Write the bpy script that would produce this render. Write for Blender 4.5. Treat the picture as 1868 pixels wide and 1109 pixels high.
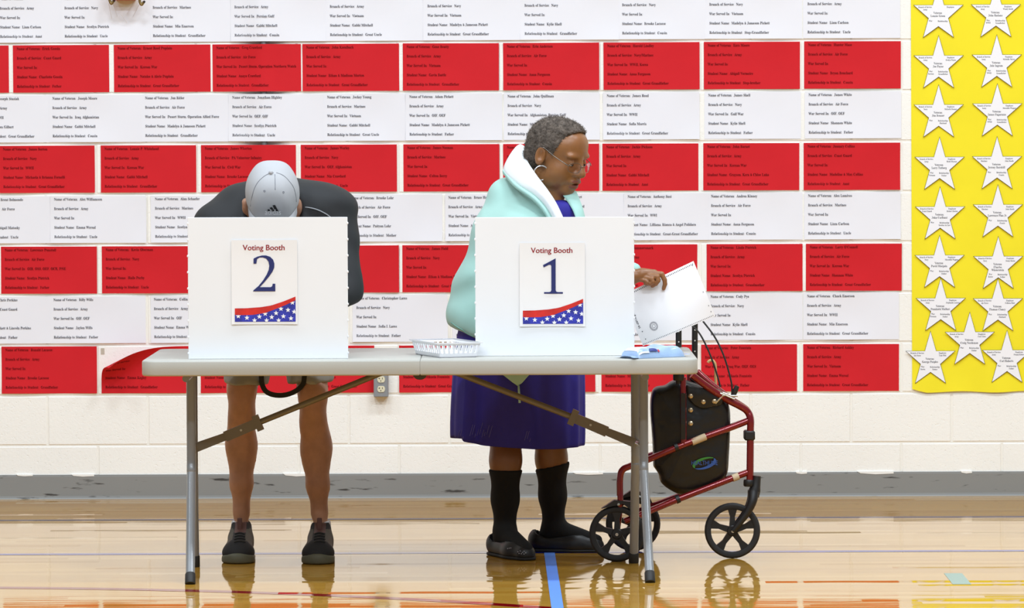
import bpy, math, random
import numpy as np
from mathutils import Vector, Matrix

for _o in list(bpy.data.objects):
    bpy.data.objects.remove(_o, do_unlink=True)
scene = bpy.context.scene
C = scene.collection
rng = random.Random(7)

# ------------------------------------------------------------------ camera
FPX, IW, IH = 7860.0, 1868.0, 1109.0
CAM = Vector((0.0, -14.13, 1.51))
PITCH = math.atan(328.5 / FPX)
ROLL = math.radians(0.21)
cam_data = bpy.data.cameras.new('camera')
cam = bpy.data.objects.new('camera', cam_data)
C.objects.link(cam)
cam_data.sensor_fit = 'HORIZONTAL'
cam_data.sensor_width = 36.0
cam_data.lens = 36.0 * FPX / IW
cam_data.clip_end = 200
CAMROT = Matrix.Rotation(math.pi / 2 - PITCH, 3, 'X') @ Matrix.Rotation(-ROLL, 3, 'Z')
cam.matrix_world = Matrix.Translation(CAM) @ CAMROT.to_4x4()
scene.camera = cam

# ------------------------------------------------------------------ world and lamps
world = bpy.data.worlds.new('gym_air')
scene.world = world
world.use_nodes = True
world.node_tree.nodes['Background'].inputs['Color'].default_value = (0.84, 0.92, 1.0, 1)
world.node_tree.nodes['Background'].inputs['Strength'].default_value = 0.62

def ceiling_lamp(x, y, z, sx, sy, power, col=(0.83, 0.915, 1.0)):
    l = bpy.data.lights.new('gym_ceiling_lamp', 'AREA')
    l.shape = 'RECTANGLE'; l.size = sx; l.size_y = sy
    l.energy = power; l.color = col
    o = bpy.data.objects.new('gym_ceiling_lamp', l)
    C.objects.link(o)
    o.location = (x, y, z)
    return o

for lx in (-5.0, -1.6, 1.8, 5.2):
    for ly in (-9.5, -5.0, -0.6):
        ceiling_lamp(lx, ly, 7.0, 1.5, 0.6, (310.0 if ly > -2 else 360.0) * {-5.0: 0.85, -1.6: 0.95, 1.8: 1.12, 5.2: 1.0}[lx])

scene.view_settings.view_transform = 'Standard'
scene.view_settings.look = 'None'
scene.view_settings.gamma = 1.0
scene.view_settings.use_curve_mapping = False
scene.view_settings.exposure = -1.06
scene.cycles.max_bounces = 8
scene.cycles.use_denoising = True

# ------------------------------------------------------------------ pixel helpers (a pixel gives only a direction)
def ray(px, py):
    d = Vector(((px - IW / 2) / FPX, -(py - IH / 2) / FPX, -1.0))
    return CAMROT @ d
def W(px, py, Y):                       # point on the upright plane y = Y
    d = ray(px, py)
    return CAM + d * ((Y - CAM.y) / d.y)
def G(px, py, z=0.0):                   # point on the level plane z
    d = ray(px, py)
    return CAM + d * ((z - CAM.z) / d.z)

# ------------------------------------------------------------------ materials
def srgb(c):
    return tuple(((v / 255.0) / 12.92 if v / 255.0 <= 0.04045 else ((v / 255.0 + 0.055) / 1.055) ** 2.4) for v in c)

MATS = {}
def mat(name, col, rough=0.6, metal=0.0, bump=0.0, bscale=200.0, var=0.0, vscale=6.0, spec=0.5, coat=0.0, sheen=0.0, sss=0.0, trans=0.0, alpha=1.0, bdist=0.002, stretch=(1, 1, 1)):
    if name in MATS:
        return MATS[name]
    m = bpy.data.materials.new(name); m.use_nodes = True
    nt = m.node_tree; N = nt.nodes; L = nt.links
    b = N['Principled BSDF']
    lin = srgb(col)
    b.inputs['Base Color'].default_value = (*lin, 1)
    b.inputs['Roughness'].default_value = rough
    b.inputs['Metallic'].default_value = metal
    b.inputs['Specular IOR Level'].default_value = spec
    b.inputs['Coat Weight'].default_value = coat
    b.inputs['Coat Roughness'].default_value = 0.08
    b.inputs['Sheen Weight'].default_value = sheen
    b.inputs['Transmission Weight'].default_value = trans
    b.inputs['Alpha'].default_value = alpha
    if sss:
        b.inputs['Subsurface Weight'].default_value = sss
        b.inputs['Subsurface Radius'].default_value = (0.012, 0.005, 0.003)
        b.inputs['Subsurface Scale'].default_value = 0.6
    tc = N.new('ShaderNodeTexCoord'); mp = N.new('ShaderNodeMapping')
    mp.inputs['Scale'].default_value = stretch
    L.new(tc.outputs['Object'], mp.inputs['Vector'])
    if var > 0:
        n = N.new('ShaderNodeTexNoise'); n.inputs['Scale'].default_value = vscale; n.inputs['Detail'].default_value = 4
        L.new(mp.outputs['Vector'], n.inputs['Vector'])
        r = N.new('ShaderNodeMapRange')
        r.inputs['From Min'].default_value = 0.3; r.inputs['From Max'].default_value = 0.7
        r.inputs['To Min'].default_value = 1 - var; r.inputs['To Max'].default_value = 1 + var
        L.new(n.outputs['Fac'], r.inputs['Value'])
        mx = N.new('ShaderNodeVectorMath'); mx.operation = 'SCALE'
        mx.inputs[0].default_value = lin
        L.new(r.outputs['Result'], mx.inputs['Scale'])
        L.new(mx.outputs['Vector'], b.inputs['Base Color'])
    if bump > 0:
        n2 = N.new('ShaderNodeTexNoise'); n2.inputs['Scale'].default_value = bscale; n2.inputs['Detail'].default_value = 3
        L.new(mp.outputs['Vector'], n2.inputs['Vector'])
        bp = N.new('ShaderNodeBump'); bp.inputs['Strength'].default_value = bump; bp.inputs['Distance'].default_value = bdist
        L.new(n2.outputs['Fac'], bp.inputs['Height'])
        L.new(bp.outputs['Normal'], b.inputs['Normal'])
    MATS[name] = m
    return m

# ------------------------------------------------------------------ mesh helpers
def world_loc(o):
    v = Vector((0, 0, 0))
    while o is not None:
        v += o.location
        o = o.parent
    return v

def tag(o, label=None, cat=None, group=None, kind=None):
    if label: o['label'] = label
    if cat: o['category'] = cat
    if group: o['group'] = group
    if kind: o['kind'] = kind
    return o

def thing(name, loc, label, cat, group=None, kind=None):
    o = bpy.data.objects.new(name, None)
    o.empty_display_size = 0.05
    o.location = Vector(loc)
    C.objects.link(o)
    return tag(o, label, cat, group, kind)

def link_mesh(name, verts, faces, m, parent=None, loc=None, smooth=False, mats=None, fmat=None, label=None):
    """verts in world space; the object's origin is its parent's (or loc)."""
    base = world_loc(parent) if parent is not None else Vector(loc or (0, 0, 0))
    v = np.asarray(verts, dtype=float) - np.array(base)[None, :]
    me = bpy.data.meshes.new(name)
    me.from_pydata(v.tolist(), [], [list(map(int, f)) for f in faces])
    if mats:
        for q in mats: me.materials.append(q)
        if fmat is not None:
            me.polygons.foreach_set('material_index', np.asarray(fmat, dtype=np.int32))
    else:
        me.materials.append(m)
    if smooth:
        me.polygons.foreach_set('use_smooth', [True] * len(me.polygons))
    me.update()
    o = bpy.data.objects.new(name, me)
    C.objects.link(o)
    if parent is not None:
        o.parent = parent
    else:
        o.location = base
    if label: o['label'] = label
    return o

def frame_of(d):
    d = Vector(d).normalized()
    u = d.cross(Vector((0, 0, 1)))
    if u.length < 1e-4: u = d.cross(Vector((1, 0, 0)))
    u.normalize()
    return u, u.cross(d).normalized()

class MB:
    def __init__(s): s.v, s.f = [], []
    def add(s, vs, fs):
        k = len(s.v)
        s.v.extend([tuple(p) for p in vs]); s.f.extend([[i + k for i in f] for f in fs])
        return s
    def box(s, a, b, bev=0.0):
        x0, y0, z0 = [min(a[i], b[i]) for i in range(3)]; x1, y1, z1 = [max(a[i], b[i]) for i in range(3)]
        if bev <= 0:
            return s.add([(x0,y0,z0),(x1,y0,z0),(x1,y1,z0),(x0,y1,z0),(x0,y0,z1),(x1,y0,z1),(x1,y1,z1),(x0,y1,z1)],
                         [[3,2,1,0],[4,5,6,7],[0,1,5,4],[1,2,6,5],[2,3,7,6],[3,0,4,7]])
        q = bev
        # chamfered box: 24 vertices
        V = []; idx = {}
        for sx in (0, 1):
            for sy in (0, 1):
                for sz in (0, 1):
                    c = [(x0, x1)[sx], (y0, y1)[sy], (z0, z1)[sz]]
                    inn = [c[0] + (q if sx == 0 else -q), c[1] + (q if sy == 0 else -q), c[2] + (q if sz == 0 else -q)]
                    for ax in range(3):
                        p = list(inn); p[ax] = c[ax]
                        idx[(sx, sy, sz, ax)] = len(V); V.append(p)
        F = []
        for ax in range(3):
            o1, o2 = (ax + 1) % 3, (ax + 2) % 3
            for sd in (0, 1):
                ring = []
                for (p, r) in ((0, 0), (1, 0), (1, 1), (0, 1)):
                    k = [0, 0, 0]; k[ax] = sd; k[o1] = p; k[o2] = r
                    ring.append(idx[(*k, ax)])
                F.append(ring if sd else ring[::-1])
        for ax in range(3):
            o1, o2 = (ax + 1) % 3, (ax + 2) % 3
            for p in (0, 1):
                for r in (0, 1):
                    k0 = [0, 0, 0]; k0[o1] = p; k0[o2] = r
                    k1 = list(k0); k1[ax] = 1
                    quad = [idx[(*k0, o1)], idx[(*k1, o1)], idx[(*k1, o2)], idx[(*k0, o2)]]
                    F.append(quad)
        for sx in (0, 1):
            for sy in (0, 1):
                for sz in (0, 1):
                    F.append([idx[(sx, sy, sz, a)] for a in range(3)])
        # orient outward
        ctr = Vector(((x0+x1)/2, (y0+y1)/2, (z0+z1)/2))
        G2 = []
        for f in F:
            P = [Vector(V[i]) for i in f]
            n = (P[1] - P[0]).cross(P[2] - P[0])
            cc = sum(P, Vector()) / len(P)
            G2.append(f if n.dot(cc - ctr) > 0 else f[::-1])
        return s.add(V, G2)
    def tube(s, pts, r, n=10, cap=True):
        pts = [Vector(p) for p in pts]
        R = r if isinstance(r, (list, tuple)) else [r] * len(pts)
        rings = []
        u = None
        for i, p in enumerate(pts):
            d = (pts[min(i + 1, len(pts) - 1)] - pts[max(i - 1, 0)])
            if d.length < 1e-9: d = Vector((0, 0, 1))
            d.normalize()
            if u is None:
                u, w = frame_of(d)
            else:
                u = (u - d * u.dot(d))
                if u.length < 1e-6: u, _ = frame_of(d)
                u.normalize()
            w = d.cross(u)
            rings.append([p + (u * math.cos(a) + w * math.sin(a)) * R[i] for a in [2 * math.pi * k / n for k in range(n)]])
        V = [q for rg in rings for q in rg]
        F = []
        for i in range(len(rings) - 1):
            for k in range(n):
                F.append([i*n+k, i*n+(k+1)%n, (i+1)*n+(k+1)%n, (i+1)*n+k])
        if cap:
            F.append(list(range(n))[::-1]); F.append([(len(rings)-1)*n + k for k in range(n)])
        return s.add(V, F)
    def lathe(s, prof, center, axis, n=24, cap=True):
        """prof: (radius, along axis)."""
        d = Vector(axis).normalized(); u, w = frame_of(d); c = Vector(center)
        V = []; F = []
        for (r, h) in prof:
            for k in range(n):
                a = 2 * math.pi * k / n
                V.append(c + d * h + (u * math.cos(a) + w * math.sin(a)) * r)
        for i in range(len(prof) - 1):
            for k in range(n):
                F.append([i*n+k, i*n+(k+1)%n, (i+1)*n+(k+1)%n, (i+1)*n+k])
        if cap:
            F.append(list(range(n))[::-1]); F.append([(len(prof)-1)*n + k for k in range(n)])
        return s.add(V, F)
    def ring(s, center, axis, R, r, n=32, m=8):
        d = Vector(axis).normalized(); u, w = frame_of(d); c = Vector(center)
        V = []; F = []
        for i in range(n):
            a = 2 * math.pi * i / n; e = u * math.cos(a) + w * math.sin(a)
            for j in range(m):
                b = 2 * math.pi * j / m
                V.append(c + e * (R + r * math.cos(b)) + d * (r * math.sin(b)))
        for i in range(n):
            for j in range(m):
                F.append([i*m+j, ((i+1)%n)*m+j, ((i+1)%n)*m+(j+1)%m, i*m+(j+1)%m])
        return s.add(V, F)
    def ball(s, c, r, nu=12, nv=8):
        r = r if isinstance(r, (list, tuple)) else (r, r, r)
        V = []; F = []
        for i in range(nv + 1):
            th = math.pi * i / nv
            for k in range(nu):
                a = 2 * math.pi * k / nu
                V.append((c[0] + r[0]*math.sin(th)*math.cos(a), c[1] + r[1]*math.sin(th)*math.sin(a), c[2] + r[2]*math.cos(th)))
        for i in range(nv):
            for k in range(nu):
                F.append([i*nu+k, (i+1)*nu+k, (i+1)*nu+(k+1)%nu, i*nu+(k+1)%nu])
        return s.add(V, F)
    def prism(s, poly, y0, y1):
        """poly: (x, z) outline, extruded from y0 (front) to y1."""
        n = len(poly)
        V = [(p[0], y0, p[1]) for p in poly] + [(p[0], y1, p[1]) for p in poly]
        area = sum(poly[i][0]*poly[(i+1)%n][1] - poly[(i+1)%n][0]*poly[i][1] for i in range(n))
        ix = list(range(n)) if area > 0 else list(range(n))[::-1]
        F = [ix, [i + n for i in ix[::-1]]]
        for q in range(n):
            a, b = ix[q], ix[(q+1) % n]
            F.append([b, a, a + n, b + n])
        return s.add(V, F)
    def build(s, name, m, parent=None, loc=None, smooth=False, label=None):
        return link_mesh(name, s.v, s.f, m, parent, loc, smooth, label=label)

def smooth_by_angle(o, deg=40):
    me = o.data
    me.polygons.foreach_set('use_smooth', [True] * len(me.polygons))
    try:
        me.set_sharp_from_angle(angle=math.radians(deg))
    except Exception:
        pass
    return o

def bez(pts, n=24):
    """Catmull-Rom through the points."""
    P = [Vector(p) for p in pts]
    out = []
    for i in range(len(P) - 1):
        p0 = P[max(i-1, 0)]; p1 = P[i]; p2 = P[i+1]; p3 = P[min(i+2, len(P)-1)]
        for k in range(n):
            t = k / n
            out.append(0.5 * ((2*p1) + (p2-p0)*t + (2*p0-5*p1+4*p2-p3)*t*t + (3*p1-p0-3*p2+p3)*t*t*t))
    out.append(P[-1])
    return out

# ------------------------------------------------------------------ lettering (built-in font only, bold serif alphabet)
def serif(t):
    o = []
    for ch in t:
        if 'A' <= ch <= 'Z': o.append(chr(0x1D400 + ord(ch) - 65))
        elif 'a' <= ch <= 'z': o.append(chr(0x1D41A + ord(ch) - 97))
        elif '0' <= ch <= '9': o.append(chr(0x1D7CE + ord(ch) - 48))
        else: o.append(ch)
    return ''.join(o)

_RAW = {}
def _rows(strings, bold_serif, offset, res):
    """geometry of many short strings in one go: one text object with a string per line."""
    cu = bpy.data.curves.new('line', 'FONT')
    cu.body = '\n'.join(serif(t) if bold_serif else t for t in strings)
    cu.size = 1.0; cu.resolution_u = res; cu.offset = offset; cu.space_line = 3.0
    ob = bpy.data.objects.new('line', cu)
    C.objects.link(ob)
    dg = bpy.context.evaluated_depsgraph_get()
    me = bpy.data.meshes.new_from_object(ob.evaluated_get(dg))
    n = len(me.vertices)
    co = np.zeros(n * 3); me.vertices.foreach_get('co', co)
    co = co.reshape(-1, 3)[:, :2].copy()
    out = [[[], [], {}] for _ in strings]
    row = np.floor((-co[:, 1] + 1.8) / 3.0).astype(int).clip(0, len(strings) - 1)
    for p in me.polygons:
        r = row[p.vertices[0]]
        V, F, ix = out[r]
        f = []
        for i in p.vertices:
            if i not in ix:
                ix[i] = len(V); V.append((co[i, 0], co[i, 1] + 3.0 * r))
            f.append(ix[i])
        F.append(f)
    bpy.data.objects.remove(ob, do_unlink=True); bpy.data.curves.remove(cu); bpy.data.meshes.remove(me)
    return [(np.array(V).reshape(-1, 2), F) for V, F, _ in out]
CHARS = "ABCDEFGHIJKLMNOPQRSTUVWXYZabcdefghijklmnopqrstuvwxyz01.,:&'/-"
def font_set(bold_serif, offset, res):
    key = (bold_serif, offset, res)
    if key not in _RAW:
        adv = _rows(['HH'] + ['H' + c + 'H' for c in CHARS + ' '], bold_serif, 0.0, 1)
        hh = adv[0][0][:, 0].max()
        geo = _rows(list(CHARS), bold_serif, offset, res)
        d = {c: (*geo[i], adv[i + 1][0][:, 0].max() - hh) for i, c in enumerate(CHARS)}
        d[' '] = (np.zeros((0, 2)), [], adv[-1][0][:, 0].max() - hh)
        _RAW[key] = d
    return _RAW[key]
def text_geo(t, bold_serif=True, offset=0.0, res=2):
    """2D triangles of a line of text at size 1, left at 0, baseline 0 -> (verts Nx2, faces)."""
    fs = font_set(bold_serif, offset, res)
    V = []; F = []; k = 0; x = 0.0
    for ch in t:
        co, f, adv = fs[ch]
        if len(co):
            V.append(co + np.array([[x, 0.0]])); F += [[i + k for i in q] for q in f]; k += len(co)
        x += adv
    return (np.concatenate(V) if V else np.zeros((0, 2))), F
font_set(True, 0.002, 1)
font_set(False, 0.0, 3)

# ================================================================== the room
WALL_Y = 3.266
SW = FPX / (WALL_Y - CAM.y)              # pixels per metre on the wall
BLOCK_W, BLOCK_H, JOINT = 0.4064, 0.2032, 0.008

def nodes_of(name):
    m = bpy.data.materials.new(name); m.use_nodes = True
    MATS[name] = m
    return m, m.node_tree.nodes, m.node_tree.links, m.node_tree.nodes['Principled BSDF']

# painted block
m, N, L, B = nodes_of('painted_block')
B.inputs['Base Color'].default_value = (*srgb((253, 251, 244)), 1)
B.inputs['Roughness'].default_value = 0.42
tc = N.new('ShaderNodeNewGeometry')
n1 = N.new('ShaderNodeTexNoise'); n1.inputs['Scale'].default_value = 75; n1.inputs['Detail'].default_value = 6; n1.inputs['Roughness'].default_value = 0.65
L.new(tc.outputs['Position'], n1.inputs['Vector'])
v1 = N.new('ShaderNodeTexNoise'); v1.inputs['Scale'].default_value = 130; v1.inputs['Detail'].default_value = 2
L.new(tc.outputs['Position'], v1.inputs['Vector'])
rp = N.new('ShaderNodeValToRGB'); rp.color_ramp.elements[0].position = 0.27; rp.color_ramp.elements[1].position = 0.36
L.new(v1.outputs['Fac'], rp.inputs['Fac'])
ad = N.new('ShaderNodeMath'); ad.operation = 'MULTIPLY_ADD'; ad.inputs[1].default_value = 0.9
L.new(rp.outputs['Color'], ad.inputs[0]); L.new(n1.outputs['Fac'], ad.inputs[2])
bp = N.new('ShaderNodeBump'); bp.inputs['Strength'].default_value = 0.36; bp.inputs['Distance'].default_value = 0.003
L.new(ad.outputs[0], bp.inputs['Height']); L.new(bp.outputs['Normal'], B.inputs['Normal'])
nv = N.new('ShaderNodeTexNoise'); nv.inputs['Scale'].default_value = 2.2; nv.inputs['Detail'].default_value = 3
L.new(tc.outputs['Position'], nv.inputs['Vector'])
mr = N.new('ShaderNodeMapRange'); mr.inputs['To Min'].default_value = 0.95; mr.inputs['To Max'].default_value = 1.04
L.new(nv.outputs['Fac'], mr.inputs['Value'])
sc_ = N.new('ShaderNodeVectorMath'); sc_.operation = 'SCALE'; sc_.inputs[0].default_value = srgb((253, 251, 244))
L.new(mr.outputs['Result'], sc_.inputs['Scale']); L.new(sc_.outputs['Vector'], B.inputs['Base Color'])

# varnished gym boards: every board is tilted a hair, which breaks the mirror image into streaks
def floor_normal(N, L, B):
    g = N.new('ShaderNodeNewGeometry'); sp = N.new('ShaderNodeSeparateXYZ'); L.new(g.outputs['Position'], sp.inputs[0])
    def M(op, a, b=None, c=None):
        q = N.new('ShaderNodeMath'); q.operation = op
        for i, x in enumerate((a, b, c)):
            if x is None: continue
            if isinstance(x, (int, float)): q.inputs[i].default_value = x
            else: L.new(x, q.inputs[i])
        return q.outputs[0]
    wob = N.new('ShaderNodeTexNoise'); wob.inputs['Scale'].default_value = 1.0; wob.inputs['Detail'].default_value = 2
    mp = N.new('ShaderNodeMapping'); mp.inputs['Scale'].default_value = (2.2, 9.0, 1)
    L.new(g.outputs['Position'], mp.inputs['Vector']); L.new(mp.outputs['Vector'], wob.inputs['Vector'])
    yy = M('ADD', sp.outputs['Y'], M('MULTIPLY', wob.outputs['Fac'], 0.05))
    row = M('FLOOR', M('DIVIDE', yy, 0.057))
    rr = N.new('ShaderNodeTexWhiteNoise'); rr.noise_dimensions = '1D'; L.new(row, rr.inputs['W'])
    col = M('FLOOR', M('ADD', M('DIVIDE', sp.outputs['X'], 0.9), M('MULTIPLY', rr.outputs['Value'], 7.0)))
    cb = N.new('ShaderNodeCombineXYZ'); L.new(row, cb.inputs[0]); L.new(col, cb.inputs[1])
    wn = N.new('ShaderNodeTexWhiteNoise'); wn.noise_dimensions = '2D'; L.new(cb.outputs[0], wn.inputs['Vector'])
    c = M('MULTIPLY', M('SUBTRACT', wn.outputs['Value'], 0.5), 2.0)
    c5 = M('MULTIPLY', M('MULTIPLY', M('MULTIPLY', c, c), M('MULTIPLY', c, c)), c)
    fr = M('SUBTRACT', M('FRACT', M('DIVIDE', yy, 0.057)), 0.5)
    crown = M('MULTIPLY', M('MULTIPLY', fr, fr), fr)
    nz = N.new('ShaderNodeTexNoise'); nz.inputs['Scale'].default_value = 1.0; nz.inputs['Detail'].default_value = 3
    mp2 = N.new('ShaderNodeMapping'); mp2.inputs['Scale'].default_value = (5.0, 26.0, 1)
    L.new(g.outputs['Position'], mp2.inputs['Vector']); L.new(mp2.outputs['Vector'], nz.inputs['Vector'])
    sn = N.new('ShaderNodeSeparateColor'); L.new(nz.outputs['Color'], sn.inputs[0])
    sy = M('ADD', M('MULTIPLY', c5, 0.022), M('ADD', M('MULTIPLY', crown, 0.03), M('MULTIPLY', M('SUBTRACT', sn.outputs[0], 0.5), 0.012)))
    sx = M('MULTIPLY', M('SUBTRACT', sn.outputs[1], 0.5), 0.03)
    cn = N.new('ShaderNodeCombineXYZ'); L.new(sx, cn.inputs[0]); L.new(sy, cn.inputs[1]); cn.inputs[2].default_value = 1.0
    nm = N.new('ShaderNodeVectorMath'); nm.operation = 'NORMALIZE'; L.new(cn.outputs[0], nm.inputs[0])
    L.new(nm.outputs['Vector'], B.inputs['Normal'])
    return wn, g

m, N, L, B = nodes_of('varnished_boards')
wn, g = floor_normal(N, L, B)
B.inputs['Roughness'].default_value = 0.045
B.inputs['IOR'].default_value = 1.5
rp = N.new('ShaderNodeValToRGB')
rp.color_ramp.elements[0].color = (*srgb((178, 128, 44)), 1); rp.color_ramp.elements[1].color = (*srgb((202, 154, 64)), 1)
L.new(wn.outputs['Value'], rp.inputs['Fac'])
gr = N.new('ShaderNodeTexNoise'); gr.inputs['Scale'].default_value = 1; gr.inputs['Detail'].default_value = 5
mpg = N.new('ShaderNodeMapping'); mpg.inputs['Scale'].default_value = (6, 120, 1)
L.new(g.outputs['Position'], mpg.inputs['Vector']); L.new(mpg.outputs['Vector'], gr.inputs['Vector'])
mg = N.new('ShaderNodeMapRange'); mg.inputs['To Min'].default_value = 0.82; mg.inputs['To Max'].default_value = 1.15
L.new(gr.outputs['Fac'], mg.inputs['Value'])
sv = N.new('ShaderNodeVectorMath'); sv.operation = 'SCALE'; L.new(rp.outputs['Color'], sv.inputs[0]); L.new(mg.outputs['Result'], sv.inputs['Scale'])
L.new(sv.outputs['Vector'], B.inputs['Base Color'])

def line_material(name, col):
    m, N, L, B = nodes_of(name)
    floor_normal(N, L, B)
    B.inputs['Base Color'].default_value = (*srgb(col), 1); B.inputs['Roughness'].default_value = 0.05
    return m
BLUE_LINE = line_material('blue_court_paint', (40, 52, 165)); RED_LINE = line_material('red_court_paint', (130, 4, 14)); GREY_LINE = line_material('violet_line', (92, 78, 110))

fl = MB().add([(-9, -17, 0), (9, -17, 0), (9, WALL_Y + 0.2, 0), (-9, WALL_Y + 0.2, 0), (-9, -17, -0.1), (9, -17, -0.1), (9, WALL_Y + 0.2, -0.1), (-9, WALL_Y + 0.2, -0.1)],
              [[0, 1, 2, 3], [7, 6, 5, 4], [0, 4, 5, 1], [1, 5, 6, 2], [2, 6, 7, 3], [3, 7, 4, 0]])
floor = tag(fl.build('floor', MATS['varnished_boards']), 'varnished wooden gymnasium floor', None, None, 'structure')
MORTAR = mat('block_joint', (246, 243, 234), 0.6, bump=0.3, bscale=150)
wall = MB().box((-9, WALL_Y + 0.0025, 0), (9, WALL_Y + 0.2, 7.4)).build('wall_back', MORTAR)
tag(wall, 'cream painted concrete block wall behind the cards', None, None, 'structure')
# blocks, each one its own piece
Z0 = 0.0127
JX = (1645 - IW / 2) / SW
bm_ = MB().box((-(BLOCK_W - JOINT) / 2, 0, -(BLOCK_H - JOINT) / 2), ((BLOCK_W - JOINT) / 2, 0.012, (BLOCK_H - JOINT) / 2), 0.0025)
proto = bm_.build('block', MATS['painted_block'], wall)
first = True
for c in range(0, 15):
    off = JX + (0 if c % 2 == 0 else BLOCK_W / 2)
    for k in range(-16, 8):
        x = off + (k + 0.5) * BLOCK_W
        if abs(x) > 3.85: continue
        o = proto if first else proto.copy()
        if not first:
            C.objects.link(o); o.parent = wall
        first = False
        o.location = (x, WALL_Y - 0.0003 * rng.random(), Z0 + (c + 0.5) * BLOCK_H)
# vinyl base
m, N, L, B = nodes_of('grey_vinyl_base')
B.inputs['Roughness'].default_value = 0.4
g = N.new('ShaderNodeNewGeometry')
mp = N.new('ShaderNodeMapping'); mp.inputs['Scale'].default_value = (9, 1, 55); mp.inputs['Rotation'].default_value = (0, 0.12, 0)
L.new(g.outputs['Position'], mp.inputs['Vector'])
n = N.new('ShaderNodeTexNoise'); n.inputs['Scale'].default_value = 1; n.inputs['Detail'].default_value = 4; L.new(mp.outputs['Vector'], n.inputs['Vector'])
rp = N.new('ShaderNodeValToRGB'); rp.color_ramp.elements[0].position = 0.30; rp.color_ramp.elements[0].color = (*srgb((66, 64, 62)), 1)
rp.color_ramp.elements[1].position = 0.375; rp.color_ramp.elements[1].color = (*srgb((140, 140, 137)), 1)
L.new(n.outputs['Fac'], rp.inputs['Fac']); L.new(rp.outputs['Color'], B.inputs['Base Color'])
bb = MB()
prof = [(0.0, 0.098), (-0.0035, 0.098), (-0.0045, 0.09), (-0.0045, 0.012), (-0.006, 0.004), (-0.009, 0.0)]
V = []; F = []
for i, x in enumerate((-9.0, 9.0)):
    for (dy, z) in prof: V.append((x, WALL_Y + dy, z))
k = len(prof)
for i in range(k - 1): F.append([i, i + 1, k + i + 1, k + i])
F = [f[::-1] for f in F]
bb.add(V, F)
tag(bb.build('baseboard_back', m), 'scuffed grey vinyl baseboard along the block wall', None, None, 'structure')
# dried paint drips over the base's upper edge
PAINTW = mat('wall_paint_drip', (246, 244, 238), 0.4)
for (a, b, d) in ((1451, 1472, 3), (1563, 1630, 4), (1752, 1773, 3), (130, 172, 3), (516, 566, 4), (1045, 1100, 3), (30, 60, 2)):
    p0 = W((a + b) / 2, 863, WALL_Y)
    w = (b - a) / SW / 2
    MB().prism([(p0.x - w, 0.1), (p0.x + w, 0.1), (p0.x + w, 0.097 - d / SW * 0.7), (p0.x, 0.097 - d / SW), (p0.x - w * 0.8, 0.097 - d / SW * 0.5)], WALL_Y - 0.0058, WALL_Y - 0.0005).build('paint_drip', PAINTW, bpy.data.objects['baseboard_back'])

# ---- floor lines (blue and red painted), blue tape
def strip(name, pts, w, m, z=0.0006):
    V = []; F = []
    P = [Vector(p) for p in pts]
    for i, p in enumerate(P):
        d = (P[min(i + 1, len(P) - 1)] - P[max(i - 1, 0)]); d.z = 0; d.normalize()
        nrm = Vector((-d.y, d.x, 0)) * w / 2
        V += [(p.x - nrm.x, p.y - nrm.y, z), (p.x + nrm.x, p.y + nrm.y, z)]
    for i in range(len(P) - 1): F.append([2*i, 2*i+2, 2*i+3, 2*i+1])
    k = len(V)
    V += [(a, b, 0.0) for (a, b, _) in V]
    F += [[2*i+k, 2*i+2+k, 2*i+2, 2*i] for i in range(len(P)-1)] + [[2*i+1, 2*i+3, 2*i+3+k, 2*i+1+k] for i in range(len(P)-1)]
    return link_mesh(name, V, F, m)
yb = G(934, 1008).y
tag(strip('floor_line', [(-9, yb, 0), (9, yb, 0)], 0.05, BLUE_LINE), 'thin blue court line running along the floor behind the shoes', None, None, 'structure')
yg = G(934, 946).y  # narrow violet strip parallel to the wall, across the whole floor
tag(strip('floor_line', [(-9, yg, 0), (9, yg, 0)], 0.045, GREY_LINE), 'thin violet line running along the floor near the wall', None, None, 'structure')
cy = CAM.y + 10.38
arc = [(-2.0 + 3.68 * math.sin(a), cy + 3.68 * math.cos(a), 0) for a in [math.radians(-75 + 150 * i / 60) for i in range(61)]]
tag(strip('floor_line', arc, 0.06, RED_LINE), 'dark red court line arc on the floor before the table', None, None, 'structure')
BLUE_TAPE = mat('blue_masking_tape', (96, 140, 226), 0.75, bump=0.15, bscale=300, spec=0.2)
a = G(1002.3, 1008.5); b = G(1017, 1109)
e = b + (b - a) * 1.5
t = strip('floor_tape', [(a.x, a.y, 0), (e.x, e.y, 0)], 0.0378, BLUE_TAPE, 0.0012)
tag(t, 'strip of blue masking tape running along the floor towards the camera', 'tape')
PALE_TAPE = mat('pale_green_tape', (150, 170, 160), 0.5)
q = [G(1722, 1046), G(1755, 1046), G(1772, 1066), G(1738, 1066)]
t = link_mesh('tape_remnant', [(p.x, p.y, 0.001) for p in q] + [(p.x, p.y, 0.0) for p in q], [[3, 2, 1, 0], [0, 1, 5, 4], [1, 2, 6, 5], [2, 3, 7, 6], [3, 0, 4, 7]], PALE_TAPE)
tag(t, 'small pale green patch of tape on the floor below the yellow poster', 'tape')

# ================================================================== cards on the wall
WHITE = mat('white_paper', (240, 240, 246), 0.75, var=0.015, vscale=3, spec=0.25)
RED = mat('red_paper', (212, 30, 40), 0.72, var=0.04, vscale=5, spec=0.25)
INK = mat('black_ink', (84, 84, 93), 0.8, spec=0.2)
INKR = mat('ink_on_red', (112, 10, 16), 0.8, spec=0.2)
PIPE_X = W(482, 200, WALL_Y).x
FIELDS = ('Name of Veteran:', 'Branch of Service:', 'War Served In:', 'Student Name:', 'Relationship to Student:')
EM, XS = 6.9 / SW, 0.84

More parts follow.
